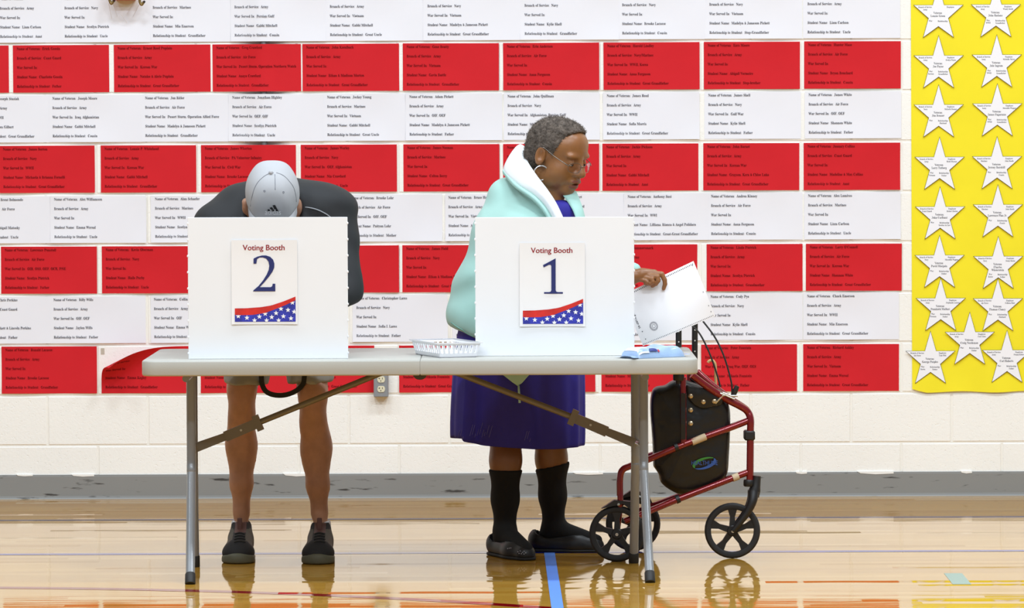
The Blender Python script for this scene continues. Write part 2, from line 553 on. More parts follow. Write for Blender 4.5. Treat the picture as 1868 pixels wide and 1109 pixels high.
def lines_geo(rows):
    """rows: (text, x, z) in metres local -> verts Nx2, faces."""
    V = []; F = []; k = 0
    for (t, x, z) in rows:
        if not t.strip(): continue
        co, f = text_geo(t, True, 0.002, 1)
        V.append(np.stack([co[:, 0] * EM * XS + x, co[:, 1] * EM + z], 1))
        F += [[i + k for i in q] for q in f]; k += len(co)
    return (np.concatenate(V) if V else np.zeros((0, 2))), F

def sheet(w, h, nx, nz, disp, th=0.0005):
    """paper rectangle centred at 0 (x, z), y = disp(x, z) towards -y; returns verts, faces."""
    xs = np.linspace(-w / 2, w / 2, nx + 1); zs = np.linspace(-h / 2, h / 2, nz + 1)
    P = [disp(x, z) for z in zs for x in xs]
    n = len(P)
    V = [tuple(p) for p in P] + [(p[0], p[1] + th, p[2]) for p in P]
    F = []
    for j in range(nz):
        for i in range(nx):
            a = j * (nx + 1) + i
            F.append([a, a + 1, a + nx + 2, a + nx + 1]); F.append([n + a, n + a + nx + 1, n + a + nx + 2, n + a + 1])
    for i in range(nx):
        F.append([i + 1, i, n + i, n + i + 1]); a = nz * (nx + 1) + i; F.append([a, a + 1, n + a + 1, n + a])
    for j in range(nz):
        a = j * (nx + 1); F.append([a, a + nx + 1, n + a + nx + 1, n + a]); b = a + nx; F.append([b + nx + 1, b, n + b, n + b + nx + 1])
    return V, F

ORD = ['', 'second', 'third', 'fourth', 'fifth', 'sixth', 'seventh']
def card(box, red, fields, label, group, lx=7.0, lift=0.0, tilt=0.0, curl=False, first_line=6.0):
    x0, y0, x1, y1 = box
    c = W((x0 + x1) / 2, (y0 + y1) / 2, WALL_Y)
    w, h = (x1 - x0) / SW, (y1 - y0) / SW
    amp = 0.002 + 0.003 * rng.random(); ph = rng.random() * 6.28; fq = 14 + 10 * rng.random()
    ct, st = math.cos(tilt), math.sin(tilt)
    def disp(x, z):
        X = x * ct - z * st; Z = x * st + z * ct
        d = 0.0012 + lift + amp * (0.5 + 0.5 * math.sin(X * fq + ph)) * (abs(2 * z / h) ** 3)
        wx = c.x + X
        if not curl and abs(wx - PIPE_X) < 0.2 and c.z > 1.0:
            d += 0.030 * math.exp(-((wx - PIPE_X) / 0.065) ** 2)
        if curl:
            fd = Vector((160, 80)).normalized()          # fold direction (x, z)
            p = Vector((x + w / 2, z + h / 2 - 5 / SW))
            nrm = Vector((-fd.y, fd.x)); s_ = p.dot(nrm)
            if s_ > 0:
                R = 0.078
                p2 = p - nrm * s_ + nrm * (R * math.sin(s_ / R))
                d += R * (1 - math.cos(s_ / R))
                return Vector((c.x + p2.x - w / 2, c.y - d, c.z + p2.y - h / 2 + 5 / SW))
        return Vector((c.x + X, c.y - d, c.z + Z))
    V, F = sheet(w, h, 20 if curl else 12, 14 if curl else 4, disp)
    o = link_mesh('name_card', V, F, RED if red else WHITE, None, c, smooth=False)
    smooth_by_angle(o, 50)
    tag(o, label, 'card', group)
    rows = []
    for i, (a, b) in enumerate(zip(FIELDS, fields)):
        if b is None: continue
        t = a + '  ' + b
        if isinstance(b, str) and b.startswith('~'): t = b[1:]
        rows.append((t, -w / 2 + lx / SW, h / 2 - (first_line + 17.1 * i) / SW - 0.35 * EM))
    V2, F2 = lines_geo(rows)
    if len(V2):
        P = []
        for (x, z) in V2:
            q = disp(x, z); P.append((q.x, q.y - 0.0016, q.z))
        tag(link_mesh('lettering', P, F2, INKR if red else INK, o), kind='stuff')
    return o

ROWN = ['top white row', 'top red row', 'second white row', 'second red row', 'third white row', 'third red row', 'bottom white row', 'bottom red row']
GRP = 'name cards taped over the wall blocks'
E5 = ('', '', '', '', '')
MJP = 'Madelyn & Jameson Pickett'; GG = 'Great Grandfather'; GM = 'Gabbi Mitchell'; SD = 'Scotlyn Dietrich'
ROWS = [
 (-8, -17, 86, [((-60, 112), ('', 'Army', '', 'Liam Carlson', 'Aunt'), 60), ((112, 274), ('', 'Navy', '', SD, 'Uncle'), 6), ((274, 421), ('', 'Marines', '', 'Mia Emerson', 'Grandfather'), 5),
   ((421, 594), ('', 'Army', 'Persian Gulf', GM, 'Cousin'), 7), ((594, 772), ('', 'Army', 'Vietnam', GM, 'Great Uncle'), 8), ((772, 949), ('', 'Navy', 'Vietnam', MJP, GG), 8),
   ((949, 1129), ('', 'Navy', '', 'Kylie Shell', 'Grandfather'), 8), ((1129, 1287), ('', 'Navy', '', 'Brooke Lacasse', 'Cousin'), 6), ((1286, 1463), ('', 'Navy', 'Vietnam', MJP, 'Step-Grandfather'), 8), ((1465, 1642), ('', 'Army', '', 'Liam Carlson', 'Uncle'), 8)]),
 (83, 75, 86, [((-160, 16), E5, 7), ((24, 199), ('Erick Gossin', 'Coast Guard', '', 'Charlotte Gossin', 'Father'), 7), ((208, 384), ('Ernest Reed Duplain', 'Army', 'Korean War', 'Natalee & Abrie Duplain', GG), 7),
   ((388, 549), ('Greg Crawford', 'Air Force', 'Desert Storm, Operation Northern Watch', 'Anaya Crawford', 'Grandfather'), 7), ((552, 728), ('John Kamibach', 'Army', '', 'Ethan & Madison Morton', GG), 7),
   ((735, 910), ('Gene Beatty', 'Army', 'Vietnam', 'Gavin Battle', 'Grandfather'), 7), ((918, 1093), ('Erin Anderson', 'Air Force', '', 'Anna Ferguson', 'Cousin'), 7), ((1101, 1276), ('Harold Lindley', 'Navy/Marines', 'WWII, Korea', 'Anna Ferguson', GG), 7),
   ((1284, 1459), ('Ezra Moore', 'Army', '', 'Abigail Vermeire', 'Step-brother'), 7), ((1467, 1643), ('Hunter Mase', 'Air Force', '', 'Bryan Bouchard', 'Cousin'), 7)]),
 (174, 166, 86, [((-90, 92), ('Joseph Stasiak', 'Army', 'WWII', 'Gwen Gilbert', GG), 41), ((90, 259), ('Joseph Moore', 'Army', 'Iraq, Afghanistan', GM, 'Cousin'), 6), ((258, 418), ('Jon Bitler', 'Air Force', 'Desert Storm, Operation Allied Force', MJP, 'Grandfather'), 7),
   ((417, 590), ('Jonathan Highley', 'Air Force', 'OEF, OIF', SD, 'Uncle'), 7), ((590, 741), ('Jockey Young', 'Marines', 'Vietnam', GM, 'Great Uncle'), 7), ((740, 916), ('Adam Pickett', 'Army', 'OIF, OEF', MJP, 'Father'), 7),
   ((919, 1094), ('John Quillman', 'Navy', 'Afghanistan, Persian Gulf', 'Mich', ''), 7), ((1100, 1276), ('James Reed', 'Army', 'WWII', 'Sofia Morris', GG), 7), ((1285, 1461), ('James Shell', 'Navy', 'Gulf War', 'Kylie Shell', 'Father'), 7), ((1468, 1644), ('James White', 'Air Force', 'OIF, OEF', 'Shannon White', 'Father'), 7)]),
 (266, 260, 86, [((-1, 173), ('James Berton', 'Navy', 'WWII', 'Michaela & Brianna Fornelli', GG), 7), ((184, 358), ('Lonnie P. Whitehead', 'Army', 'Korean War', GM, 'Grandfather'), 7), ((367, 540), ('James Wharton', 'PA Volunteer Infantry', 'Civil War', 'Brooke Lacasse', ''), 7),
   ((549, 724), ('James Worley', 'Navy', 'OEF, Afghanistan', 'Nia Crawford', 'Uncle'), 7), ((736, 911), ('James Noonan', 'Marines', '', 'Colton Berry', GG), 7), ((918, 1093), E5, 7), ((1099, 1274), ('Jackie Dickson', 'Army', '', GM, 'Aunt'), 7),
   ((1283, 1458), ('John Barnet', 'Army', 'Korean War', 'Grayson, Kera & Chloe Luka', GG), 7), ((1466, 1642), ('January Collins', 'Coast Guard', '', 'Madeline & Max Collins', 'Aunt'), 7)]),
 (358, 350, 86, [((-83, 93), ('Brent Belmondo', 'Air Force', '', 'Abigail Matosky', 'Uncle'), 38), ((92, 267), ('Alex Williamson', 'Army', '', 'Emma Wersal', 'Uncle'), 7), ((275, 449), ('Alan Schaefer', 'Marines', 'WWII', SD, ''), 8), ((456, 631), E5, 7),
   ((634, 807), ('Brooke Lohr', 'Air Force', 'OIF, OEF', 'Paityan Lohr', 'Mother'), 6), ((812, 985), ('Bruce Haw', 'Army', 'Vietnam', 'Ava', ''), 6), ((978, 1140), ('Will Gilbert', 'Coast Guard', '', '', ''), 7), ((1138, 1292), ('Anthony Susi', 'Army', 'WWI', 'Lilliana, Bianca & Angel Polidara', 'Great-Great Grandfather'), 7),
   ((1290, 1464), ('Andrea Kinney', 'Air Force', '', 'Anna Ferguson', 'Cousin'), 7), ((1467, 1643), ('Alex Lumives', 'Marines', '', 'Liam Carlson', 'Uncle'), 7)]),
 (450, 444, 86, [((2, 177), ('Lawrence Dunstall', 'Air Force', 'OIR, OSS, OEF, OCR, DNE', SD, 'Father'), 7), ((186, 361), ('Kevin Oberman', 'Navy', '', 'Haile Derby', 'Uncle'), 7), ((369, 544), E5, 7), ((552, 728), E5, 7), ((734, 909), ('James Field', 'Navy', '', 'Ethan & Madison M', GG), 7),
   ((917, 1092), E5, 7), ((1097, 1272), ('l Hammersmark', 'Army', '', '', ''), 7), ((1289, 1464), ('Linda Dietrich', 'Army', '', SD, 'Grandmother'), 7), ((1470, 1645), ('Larry O\'Connell', 'Air Force', 'Korean War', 'Shannon White', GG), 7)]),
 (541, 533, 86, [((-83, 93), ('Chris Perkins', 'Coast Guard', '', 'Beckett & Lincoln Perkins', 'Father'), 34), ((92, 266), ('Billy Wills', 'Army', 'OIF, OEF', 'Jaylen Wills', 'Father'), 6), ((275, 450), ('Collin', 'Army', 'OIF', 'Emma W', ''), 6), ((458, 633), E5, 7), ((643, 817), ('Christopher Lares', 'Navy', '', 'Sofia I. Lares', 'Father'), 7),
   ((825, 994), E5, 7), ((1000, 1150), E5, 7), ((1151, 1292), E5, 6), ((1289, 1464), ('Cody Dye', 'Navy', '', 'Kylie Shell', 'Cousin'), 7), ((1465, 1640), ('Chuck Emerson', 'Army', 'WWII', 'Mia Emerson', GG), 7)]),
 (632, 627, 86, [((3, 177), ('Ronald Lacasse', 'Army', '', 'Brooke Lacasse', 'Grandfather'), 7), ((185, 358), ('', '', '', 'Emma Kegley', 'Grandfather'), 7), ((366, 541), E5, 7), ((548, 683), ('', '', '', 'Sofia Morris', 'Great Grandfather'), -8), ((728, 903), ('', '', '', 'Mikaela Fountain', GG), 7),
   ((911, 1086), E5, 7), ((1097, 1272), ('', '', '', 'Mi', 'Father'), 7), ((1279, 1454), ('Peter Fountain', 'Army', 'Iraq War, OEF, OES', 'Mikaela Fountain', 'Father'), 7), ((1465, 1640), ('Richard Ankley', 'Army', 'Vietnam', 'Emma Wersal', GG), 7)]),
]
for ri, (yl, yr, hh, cards) in enumerate(ROWS):
    red = ri % 2 == 1
    nc = len(cards)
    for ci, ((xa, xb), fields, lx) in enumerate(cards):
        xm = (xa + xb) / 2
        yt = yl + (yr - yl) * xm / 1640.0
        if ci < (nc + 1) // 2:
            pos = 'leftmost card' if ci == 0 else ORD[ci] + ' card from the left end'
        else:
            k = nc - 1 - ci
            pos = 'card next to the yellow poster' if k == 0 else ORD[k] + ' card from the yellow poster'
        label = ('red' if red else 'white') + ' paper name card, ' + pos + ' in the ' + ROWN[ri]
        curl = ri == 7 and ci == 1
        if curl: label = 'red paper name card peeling off the wall at its upper left corner'
        card((xa, yt, xb, yt + hh), red, fields, label, GRP, lx, lift=0.0009 * (ci % 2), tilt=math.radians(rng.uniform(-0.12, 0.12)), curl=curl)

# conduit behind the cards, tape scrap, alarm, outlet
GREYM = mat('grey_painted_metal', (150, 154, 158), 0.45, metal=0.3)
cd = MB().tube([(PIPE_X, WALL_Y - 0.013, 1.16), (PIPE_X, WALL_Y - 0.013, 3.2)], 0.0115, 12)
tag(smooth_by_angle(cd.build('conduit', GREYM, loc=(PIPE_X, WALL_Y, 1.16))), 'thin grey conduit running up the wall behind bulging cards', 'conduit')
p = W(187.5, 641, WALL_Y)
MB().box((p.x - 0.008, WALL_Y - 0.0012, p.z - 0.012), (p.x + 0.007, WALL_Y, p.z + 0.013)).build('tape_scrap', mat('masking_tape', (196, 186, 168), 0.6), loc=p)
tag(bpy.data.objects['tape_scrap'], 'scrap of beige masking tape beside the peeling red card', 'tape')

# wall alarm, only its underside in the frame
c = W(238, 0, WALL_Y)
al = thing('wall_alarm', (c.x, WALL_Y, c.z), 'red wall alarm with brass brackets, cut off by the top edge', 'alarm')
ALR = mat('alarm_red', (178, 44, 40), 0.4); BRASS = mat('brass_bracket', (140, 116, 70), 0.4, metal=0.7); CREAMP = mat('cream_plate', (232, 226, 206), 0.5)
x0, x1 = W(207, 0, WALL_Y).x, W(252, 0, WALL_Y).x
zb = c.z - 1 / SW
MB().box((x0, WALL_Y - 0.075, zb), (x1, WALL_Y - 0.02, zb + 0.14), 0.006).build('housing', ALR, al)
prf = [(W(212, 0, WALL_Y).x, zb + 0.15)] + [(W(214 + 34 * t / 8, 0, WALL_Y).x, zb + 0.0 - 0.021 * math.sin(math.pi * (0.12 + 0.76 * t / 8)) + 0.004) for t in range(9)] + [(W(250, 0, WALL_Y).x, zb + 0.15)]
MB().prism(prf, WALL_Y - 0.02, WALL_Y - 0.006).build('back_plate', CREAMP, al)
for (px, py) in ((202, 3), (257, 5)):
    q = W(px, py, WALL_Y - 0.06)
    br = MB().tube(bez([(q.x - 0.006, q.y, q.z + 0.03), (q.x - 0.004, q.y, q.z + 0.004), (q.x + 0.003, q.y, q.z - 0.008), (q.x + 0.012, q.y, q.z + 0.004)], 6), 0.0055, 8)
    smooth_by_angle(br.build('bracket', BRASS, al))
    MB().ball((q.x + 0.014, q.y - 0.004, q.z + 0.004), 0.005, 8, 6).build('screw', mat('black_screw', (26, 24, 24), 0.4), al)
for (a, b) in (((205, 2), (214, 30)), ((246, 2), (232, 26)), ((254, 8), (243, 30)), ((198, 6), (204, 34)), ((221, 26), (232, 42))):
    q0 = W(a[0], a[1], WALL_Y - 0.03); q1 = W(b[0], b[1], WALL_Y - 0.012)
    MB().tube([q0, q1], 0.0012, 6).build('guard_wire', mat('white_guard_wire', (226, 222, 226), 0.4), al)

# duplex outlet
c = W(695.5, 699.5, WALL_Y)
ol = thing('outlet', (c.x, WALL_Y, c.z), 'grey metal box with two cream electrical sockets on the wall', 'outlet')
hw, hh = 0.0295, 0.052
MB().box((c.x - hw, WALL_Y - 0.045, c.z - hh), (c.x + hw, WALL_Y - 0.0003, c.z + hh), 0.0025).build('box', GREYM, ol)
SOCK = mat('cream_socket', (226, 220, 190), 0.35); DARK = mat('dark_slot', (28, 26, 24), 0.6)
for s in (1, -1):
    zc = c.z + s * 0.0195
    poly = []
    for k in range(28):
        a = 2 * math.pi * k / 28
        poly.append((c.x + 0.001 + 0.0155 * math.cos(a), zc + max(-0.0125, min(0.0125, 0.0155 * math.sin(a)))))
    so = MB().prism(poly, WALL_Y - 0.0475, WALL_Y - 0.0445).build('socket', SOCK, ol)
    sl = MB()
    sl.box((c.x - 0.0065, WALL_Y - 0.0478, zc + 0.000), (c.x - 0.0045, WALL_Y - 0.047, zc + 0.007))
    sl.box((c.x - 0.0105, WALL_Y - 0.0478, zc + 0.0027), (c.x - 0.0045, WALL_Y - 0.047, zc + 0.0045))
    sl.box((c.x + 0.005, WALL_Y - 0.0478, zc), (c.x + 0.007, WALL_Y - 0.047, zc + 0.007))
    sl.lathe([(0.0023, 0), (0.0023, 0.0008)], (c.x - 0.0005, WALL_Y - 0.0478, zc - 0.0065), (0, 1, 0), 10)
    sl.build('slots', DARK, so)
MB().lathe([(0.002, 0), (0.002, 0.003)], (c.x, WALL_Y - 0.0468, c.z), (0, 1, 0), 10).build('screw', GREYM, ol)

# ================================================================== yellow poster with stars
YEL = mat('yellow_paper', (250, 232, 40), 0.7, var=0.03, vscale=5, spec=0.3)
pl, pr = W(1664, 350, WALL_Y).x, W(1874, 350, WALL_Y).x
zt, zb = W(1760, -40, WALL_Y).z, W(1760, 714.5, WALL_Y).z
nx, nz = 16, 40
def pdisp(x, z):
    u = (x - pl) / (pr - pl); v = (z - zb) / (zt - zb)
    y = WALL_Y - 0.0022 - 0.0018 * math.sin(7 * u + 9 * v) ** 2 - 0.006 * max(0, 0.06 - v) / 0.06 * (0.4 + 0.6 * math.sin(9 * u + 1) ** 2)
    zz = z
    if v < 0.02: zz = z - 0.003 * math.sin(11 * u) + (0.012 * max(0, 0.12 - u) / 0.12)
    return Vector((x - 0.006 * v, y, zz))
cx, cz = (pl + pr) / 2, (zt + zb) / 2
V, F = sheet(pr - pl, zt - zb, nx, nz, lambda x, z: pdisp(cx + x, cz + z))
po = tag(smooth_by_angle(link_mesh('poster', V, F, YEL, None, (cx, WALL_Y, cz)), 50), 'tall yellow paper sheet on the wall, covered with white stars', 'poster')

STARW = mat('white_star_paper', (248, 247, 250), 0.7, spec=0.3)
OUTL = mat('black_outline', (40, 36, 34), 0.7)
SH = [(0, 0), (10.5, 37), (46, 37), (18.3, 61.5), (28.3, 97), (0, 76.5), (-28.3, 97), (-18.3, 61.5), (-46, 37), (-10.5, 37)]
def star_poly(k, ox=0, oz=0):
    cyy = 52.0
    return [(ox + p[0] * k / SW, oz - (cyy + (p[1] - cyy) * k) / SW) for p in SH]
STARS = [  # tip x, tip y, service, employee, veteran lines, war, relationship
 (1711.5, -28, 'Army', '', ('Lonnie Green',), '', ''), (1816.4, -29, 'Army', 'Wendy Booth', ('John Radano',), 'WWII', 'Grandfather'),
 (1712, 64, 'Army', 'Evelyn Payne', ('Joe Payne',), 'Korean', 'Grandfather'), (1818, 62.6, 'Army', 'Michelle Nieves', ('Jule Ingram',), 'WWII', 'Grandfather'),
 (1712, 153.6, 'Navy', 'Michelle Bonner', ('Jim Bonner',), '', 'Husband'), (1819, 151.7, 'Army', 'Meredith Wagner', ('James Fugarazzo',), 'WWII', 'Grandfather'),
 (1713.7, 249, 'Army', 'Heidi Hoysan', ('Larry Tutberg',), 'Vietnam', 'Father'), (1818.5, 248, 'Marines', 'John Booth', ('Jeremy Barnhill',), '', 'Cousin'),
 (1714.6, 339.6, 'Coast Guard', 'Robert Easton', ('John Corfhunt',), '', 'Brother in Law'), (1820, 335.8, 'Marines', 'John Booth', ('Lawrence Plan Jr.',), '', 'Cousin'),
 (1713.7, 428, 'Navy', 'Meredith Wagner', ('David Morgain',), '', 'Father'), (1820.6, 430, 'Navy', 'Jenny Burns', ('Charles', 'Winterstein'), 'Korea', 'Father'),
 (1715.8, 506.4, 'Army', 'Stephanie Lennon', ('Dominick Mulluri',), 'Vietnam', 'Father'), (1820, 507, 'Air Force', 'Colleen Hurt', ('Thomas Clancy',), '', 'Husband'),
 (1697, 602.6, 'Air Force', 'Toni Pitti', ('George Peeples',), 'Korea', 'Father'), (1836.6, 601, 'Army', 'Donna Robert', ('Carl Roberts',), '', 'Father'),
 (1768.6, 568, 'Army', 'Cori Yates', ('Craig Nordeman',), '', 'Father'),
]
def star_text(sx, sz, rows):
    V = []; F = []; k = 0
    for (t, dx, dz, em) in rows:
        if not t: continue
        co, f = text_geo(t, True, 0.002, 1)
        s = em / SW
        w = co[:, 0].max() * 0.8 * s
        V.append(np.stack([co[:, 0] * 0.8 * s + sx + dx / SW - w / 2, co[:, 1] * s + sz - dz / SW - 0.35 * s], 1))
        F += [[i + k for i in q] for q in f]; k += len(co)
    return np.concatenate(V), F
for i, (tx, ty, sv_, emp, vet, war, rel) in enumerate(STARS):
    p = W(tx, ty + 50, WALL_Y); p.z += 50 / SW
    rank = ['topmost', 'second', 'third', 'fourth', 'fifth', 'sixth', 'seventh']
    if i < 14:
        col = 'left' if i % 2 == 0 else 'right'
        lab = rank[i // 2] + (' white paper star' if i < 2 else ' white paper star from the top') + ' in the ' + col + ' column on yellow poster'
    else:
        lab = ['lowest left white paper star, one arm off the yellow poster', 'lowest right white paper star on the yellow poster', 'single white paper star between the columns near the poster bottom'][i - 14]
    yy = WALL_Y - 0.0075 - (0.0008 if i >= 14 else 0) - (0.0008 if i == 16 else 0)
    o = MB().prism(star_poly(0.965, p.x, p.z), yy - 0.0006, yy).build('paper_star', STARW, loc=(p.x, yy, p.z - 52 / SW))
    tag(o, lab, 'star', 'white stars on the yellow poster')
    outer = star_poly(1.0, p.x, p.z); inner = star_poly(0.965, p.x, p.z); n = len(outer)
    V = [(q[0], yy - 0.0008, q[1]) for q in outer + inner] + [(q[0], yy + 0.0001, q[1]) for q in outer + inner]
    F = []
    for k in range(n):
        j = (k + 1) % n
        F += [[j, k, n + k, n + j], [2*n + k, 2*n + j, j, k]]
    F = [f for f in F]
    link_mesh('outline', V, F, OUTL, o)
    rows = [('Branch of Service:', -24, 41, 4.0), (sv_, -24, 45.5, 4.0), ('Employee:', 22, 41, 4.0), (emp, 22, 45.5, 4.0), ('Veteran:', -1, 51.5, 5.6), ]
    for q, t in enumerate(vet): rows.append((t, -1, 57 + 5.2 * q, 5.6))
    dq = 4 if len(vet) > 1 else 0
    rows += [('War:', -14, 66 + dq, 4.0), (war, -14, 70.5 + dq, 4.0), ('Relationship:', 8, 66.5 + dq, 4.0), (rel, 8, 71 + dq, 4.0)]
    V2, F2 = star_text(p.x, p.z, rows)
    tag(link_mesh('lettering', [(a, yy - 0.0010, b) for (a, b) in V2], F2, INK, o), kind='stuff')

# ================================================================== folding table
TZ = 0.737
PLASTIC = mat('table_plastic', (180, 179, 171), 0.45, bump=0.12, bscale=260, var=0.02, vscale=4)
LEGM = mat('table_leg_paint', (138, 140, 142), 0.32, metal=0.25, coat=0.3)
BRACE = mat('table_brace_steel', (120, 112, 98), 0.42, metal=0.45)
FOOT = mat('black_rubber', (30, 29, 28), 0.6)
tbl = thing('folding_table', (-0.3, 0.38, 0), 'long grey plastic folding table with steel legs carrying two voting booths', 'table')

def offset_poly(P, d):
    n = len(P); out = []
    area = sum(P[i][0]*P[(i+1)%n][1] - P[(i+1)%n][0]*P[i][1] for i in range(n))
    sg = 1 if area > 0 else -1
    for i in range(n):
        a, b, c = Vector(P[i-1]), Vector(P[i]), Vector(P[(i+1)%n])
        t = ((b - a).normalized() + (c - b).normalized())
        if t.length < 1e-6: t = (c - b)
        t.normalize()
        nn = Vector((-t.y, t.x)) * sg
        out.append((b.x + nn.x * d, b.y + nn.y * d))
    return out

def stacked(rings3):
    """rings3: list of rings of 3D points, closed with end caps."""
    n = len(rings3[0]); mb = MB()
    V = [p for r in rings3 for p in r]; F = []
    for i in range(len(rings3) - 1):
        for k in range(n):
            F.append([i*n+k, i*n+(k+1)%n, (i+1)*n+(k+1)%n, (i+1)*n+k])
    F.append(list(range(n))[::-1]); F.append([(len(rings3)-1)*n+k for k in range(n)])
    mb.add(V, F)
    return mb

def slab(P, z0, z1, bev):
    prof = [(z0, bev), (z0 + bev * 0.3, bev * 0.3), (z0 + bev, 0), (z1 - bev, 0), (z1 - bev * 0.3, bev * 0.3), (z1, bev)]
    area = sum(P[i][0]*P[(i+1)%len(P)][1] - P[(i+1)%len(P)][0]*P[i][1] for i in range(len(P)))
    if area < 0: P = P[::-1]
    return stacked([[(q[0], q[1], z) for q in offset_poly(P, d)] for z, d in prof])

def pillow(P, y0, y1, r, steps=5, inner=()):
    """(x, z) outline, rounded over towards front y0 and back y1; inner: shrink factors of further face rings."""
    area = sum(P[i][0]*P[(i+1)%len(P)][1] - P[(i+1)%len(P)][0]*P[i][1] for i in range(len(P)))
    if area > 0: P = P[::-1]
    front = []; back = []
    for k in range(steps + 1):
        a = math.pi / 2 * k / steps
        Q = offset_poly(P, r * (1 - math.cos(a)))
        front.append([(q[0], y0 + r * (1 - math.sin(a)), q[1]) for q in Q])
        back.append([(q[0], y1 - r * (1 - math.sin(a)), q[1]) for q in Q])
    n = len(inner)
    for m_, d in enumerate(inner):
        Q0 = offset_poly(P, r); cx_ = sum(q[0] for q in Q0) / len(Q0); cz_ = sum(q[1] for q in Q0) / len(Q0)
        Q = [(cx_ + (q[0] - cx_) * d, cz_ + (q[1] - cz_) * d) for q in Q0]
        b = 0.0125 * (1 - d * d)
        front.append([(q[0], y0 - b, q[1]) for q in Q]); back.append([(q[0], y1 + b, q[1]) for q in Q])
    return stacked(front[::-1] + back)

def rrect(x0, y0, x1, y1, rs, n=6):
    """rounded rectangle; rs: radii for corners (x0y0, x1y0, x1y1, x0y1)."""
    out = []
    for (cx, cy, r, a0) in ((x0, y0, rs[0], 180), (x1, y0, rs[1], 270), (x1, y1, rs[2], 0), (x0, y1, rs[3], 90)):
        if r <= 0: out.append((cx, cy)); continue
        ccx = cx + (r if cx == x0 else -r); ccy = cy + (r if cy == y0 else -r)
        for k in range(n + 1):
            a = math.radians(a0 + 90 * k / n)
            out.append((ccx + r * math.cos(a), ccy + r * math.sin(a)))
    return out
XL, XR, XM = -1.2195, 0.611, W(766, 656, 0).x
for (a, b, rs) in ((XL, XM - 0.0003, (0.045, 0.0, 0.0, 0.045)), (XM + 0.0003, XR, (0.0, 0.045, 0.045, 0.0))):
    o = slab(rrect(a, 0.0, b, 0.76, rs), TZ - 0.0515, TZ, 0.006).build('table_top', PLASTIC, tbl)
    smooth_by_angle(o, 50)
q = W(766, 684, 0.03)
MB().prism([(q.x + 0.0225 * math.cos(math.radians(180 + 180 * k / 16)), TZ - 0.0505 + 0.017 * math.sin(math.radians(180 + 180 * k / 16))) for k in range(17)], 0.03, 0.075).build('centre_latch', FOOT if False else mat('dark_latch', (74, 70, 62), 0.6), tbl)
for (fx, fy, bx, by, tfx, tbx) in ((347, 1066, 355.5, 1034, 348, 352), (1186, 1063, 1156, 1027, 1174, 1159)):
    ends = []
    for (gx, gy, tx, ty) in ((fx, fy, tfx, 0.27), (bx, by, tbx, 0.50)):
        g_ = G(gx, gy); t_ = W(tx, 690, ty)
        g_.z = 0.0
        path = [Vector((t_.x, ty, TZ - 0.05)), Vector((t_.x, ty, 0.42)), Vector((t_.x, ty + (g_.y - ty) * 0.03, 0.36)), Vector((t_.x + (g_.x - t_.x) * 0.12, ty + (g_.y - ty) * 0.13, 0.31)), Vector((g_.x, g_.y, 0.002))]
        lg = smooth_by_angle(MB().tube(bez(path, 8), 0.0152, 14).build('leg', LEGM, tbl))
        d = (path[-2] - path[-1]).normalized()
        smooth_by_angle(MB().lathe([(0.0165, 0.0), (0.0175, 0.003), (0.0172, 0.038), (0.0155, 0.041)], (g_.x, g_.y, 0.0003), d, 16).build('rubber_foot', FOOT, lg))
        ends.append(Vector((t_.x, ty, 0.43)))
    smooth_by_angle(MB().tube([ends[0], ends[1]], 0.011, 10).build('crossbar', LEGM, tbl))
    top = [Vector((ends[0].x, 0.05, TZ - 0.062)), Vector((ends[0].x, 0.71, TZ - 0.062))]
    smooth_by_angle(MB().tube(top, 0.012, 10).build('leg_axle', LEGM, tbl))
for (pts, side) in ((((353, 818), (412, 796), (474, 770), (696, 680)), -1), (((1158, 808), (1106, 787), (1042, 760), (828, 678)), 1)):
    Y = 0.385
    A = [W(p[0], p[1], Y) for p in pts]
    def bar(a, b, h0, h1, th):
        d = (b - a).normalized(); n_ = Vector((-d.z, 0, d.x))
        mb = MB()
        P = [a + n_*h0, b + n_*h1, b - n_*h1, a - n_*h0]
        mb.prism([(p.x, p.z) for p in P], Y - th, Y + th)
        return mb
    br = bar(A[0], A[1], 0.016, 0.013, 0.006).build('brace', BRACE, tbl)
    bar(A[1] - (A[2]-A[1])*0.02, A[2], 0.0175, 0.0165, 0.010).build('lock_sleeve', BRACE, br)
    dd = (A[2] - A[1]).normalized(); n_ = Vector((-dd.z, 0, dd.x))
    bar(A[2] - dd*0.018, A[2] + dd*0.004, 0.027, 0.027, 0.013).build('lock_ring', BRACE, br)
    rv = A[1].lerp(A[2], 0.45)
    MB().lathe([(0.004, 0.0), (0.004, 0.004)], (rv.x, Y - 0.0125, rv.z), (0, 1, 0), 10).build('rivet', mat('rivet_steel', (190, 186, 176), 0.3, metal=0.8), br)
    smooth_by_angle(MB().tube([A[2], A[3]], 0.0105, 10).build('brace_rod', BRACE, tbl))

# ================================================================== voting booths (corrugated plastic screens)
BOOTH = mat('white_corrugated_plastic', (238, 240, 243), 0.55, var=0.012, vscale=3, bump=0.05, bscale=1.0)
SIGNP = mat('sign_paper', (240, 240, 241), 0.6, spec=0.3)
SIGN_RED = mat('sign_dark_red', (150, 24, 34), 0.6); SIGN_BLUE = mat('sign_navy', (30, 40, 104), 0.6)
FLAG_RED = mat('flag_red', (206, 36, 26), 0.6, var=0.22, vscale=28); FLAG_BLUE = mat('flag_blue', (44, 52, 166), 0.6, var=0.35, vscale=30)
STAR5 = [(math.cos(math.radians(90 + 36 * k)) * (1 if k % 2 == 0 else 0.42), math.sin(math.radians(90 + 36 * k)) * (1 if k % 2 == 0 else 0.42)) for k in range(10)]
def lerpc(C_, t):
    for (a, b) in zip(C_[:-1], C_[1:]):
        if t <= b[0]: return a[1] + (b[1] - a[1]) * (t - a[0]) / (b[0] - a[0])
    return C_[-1][1]

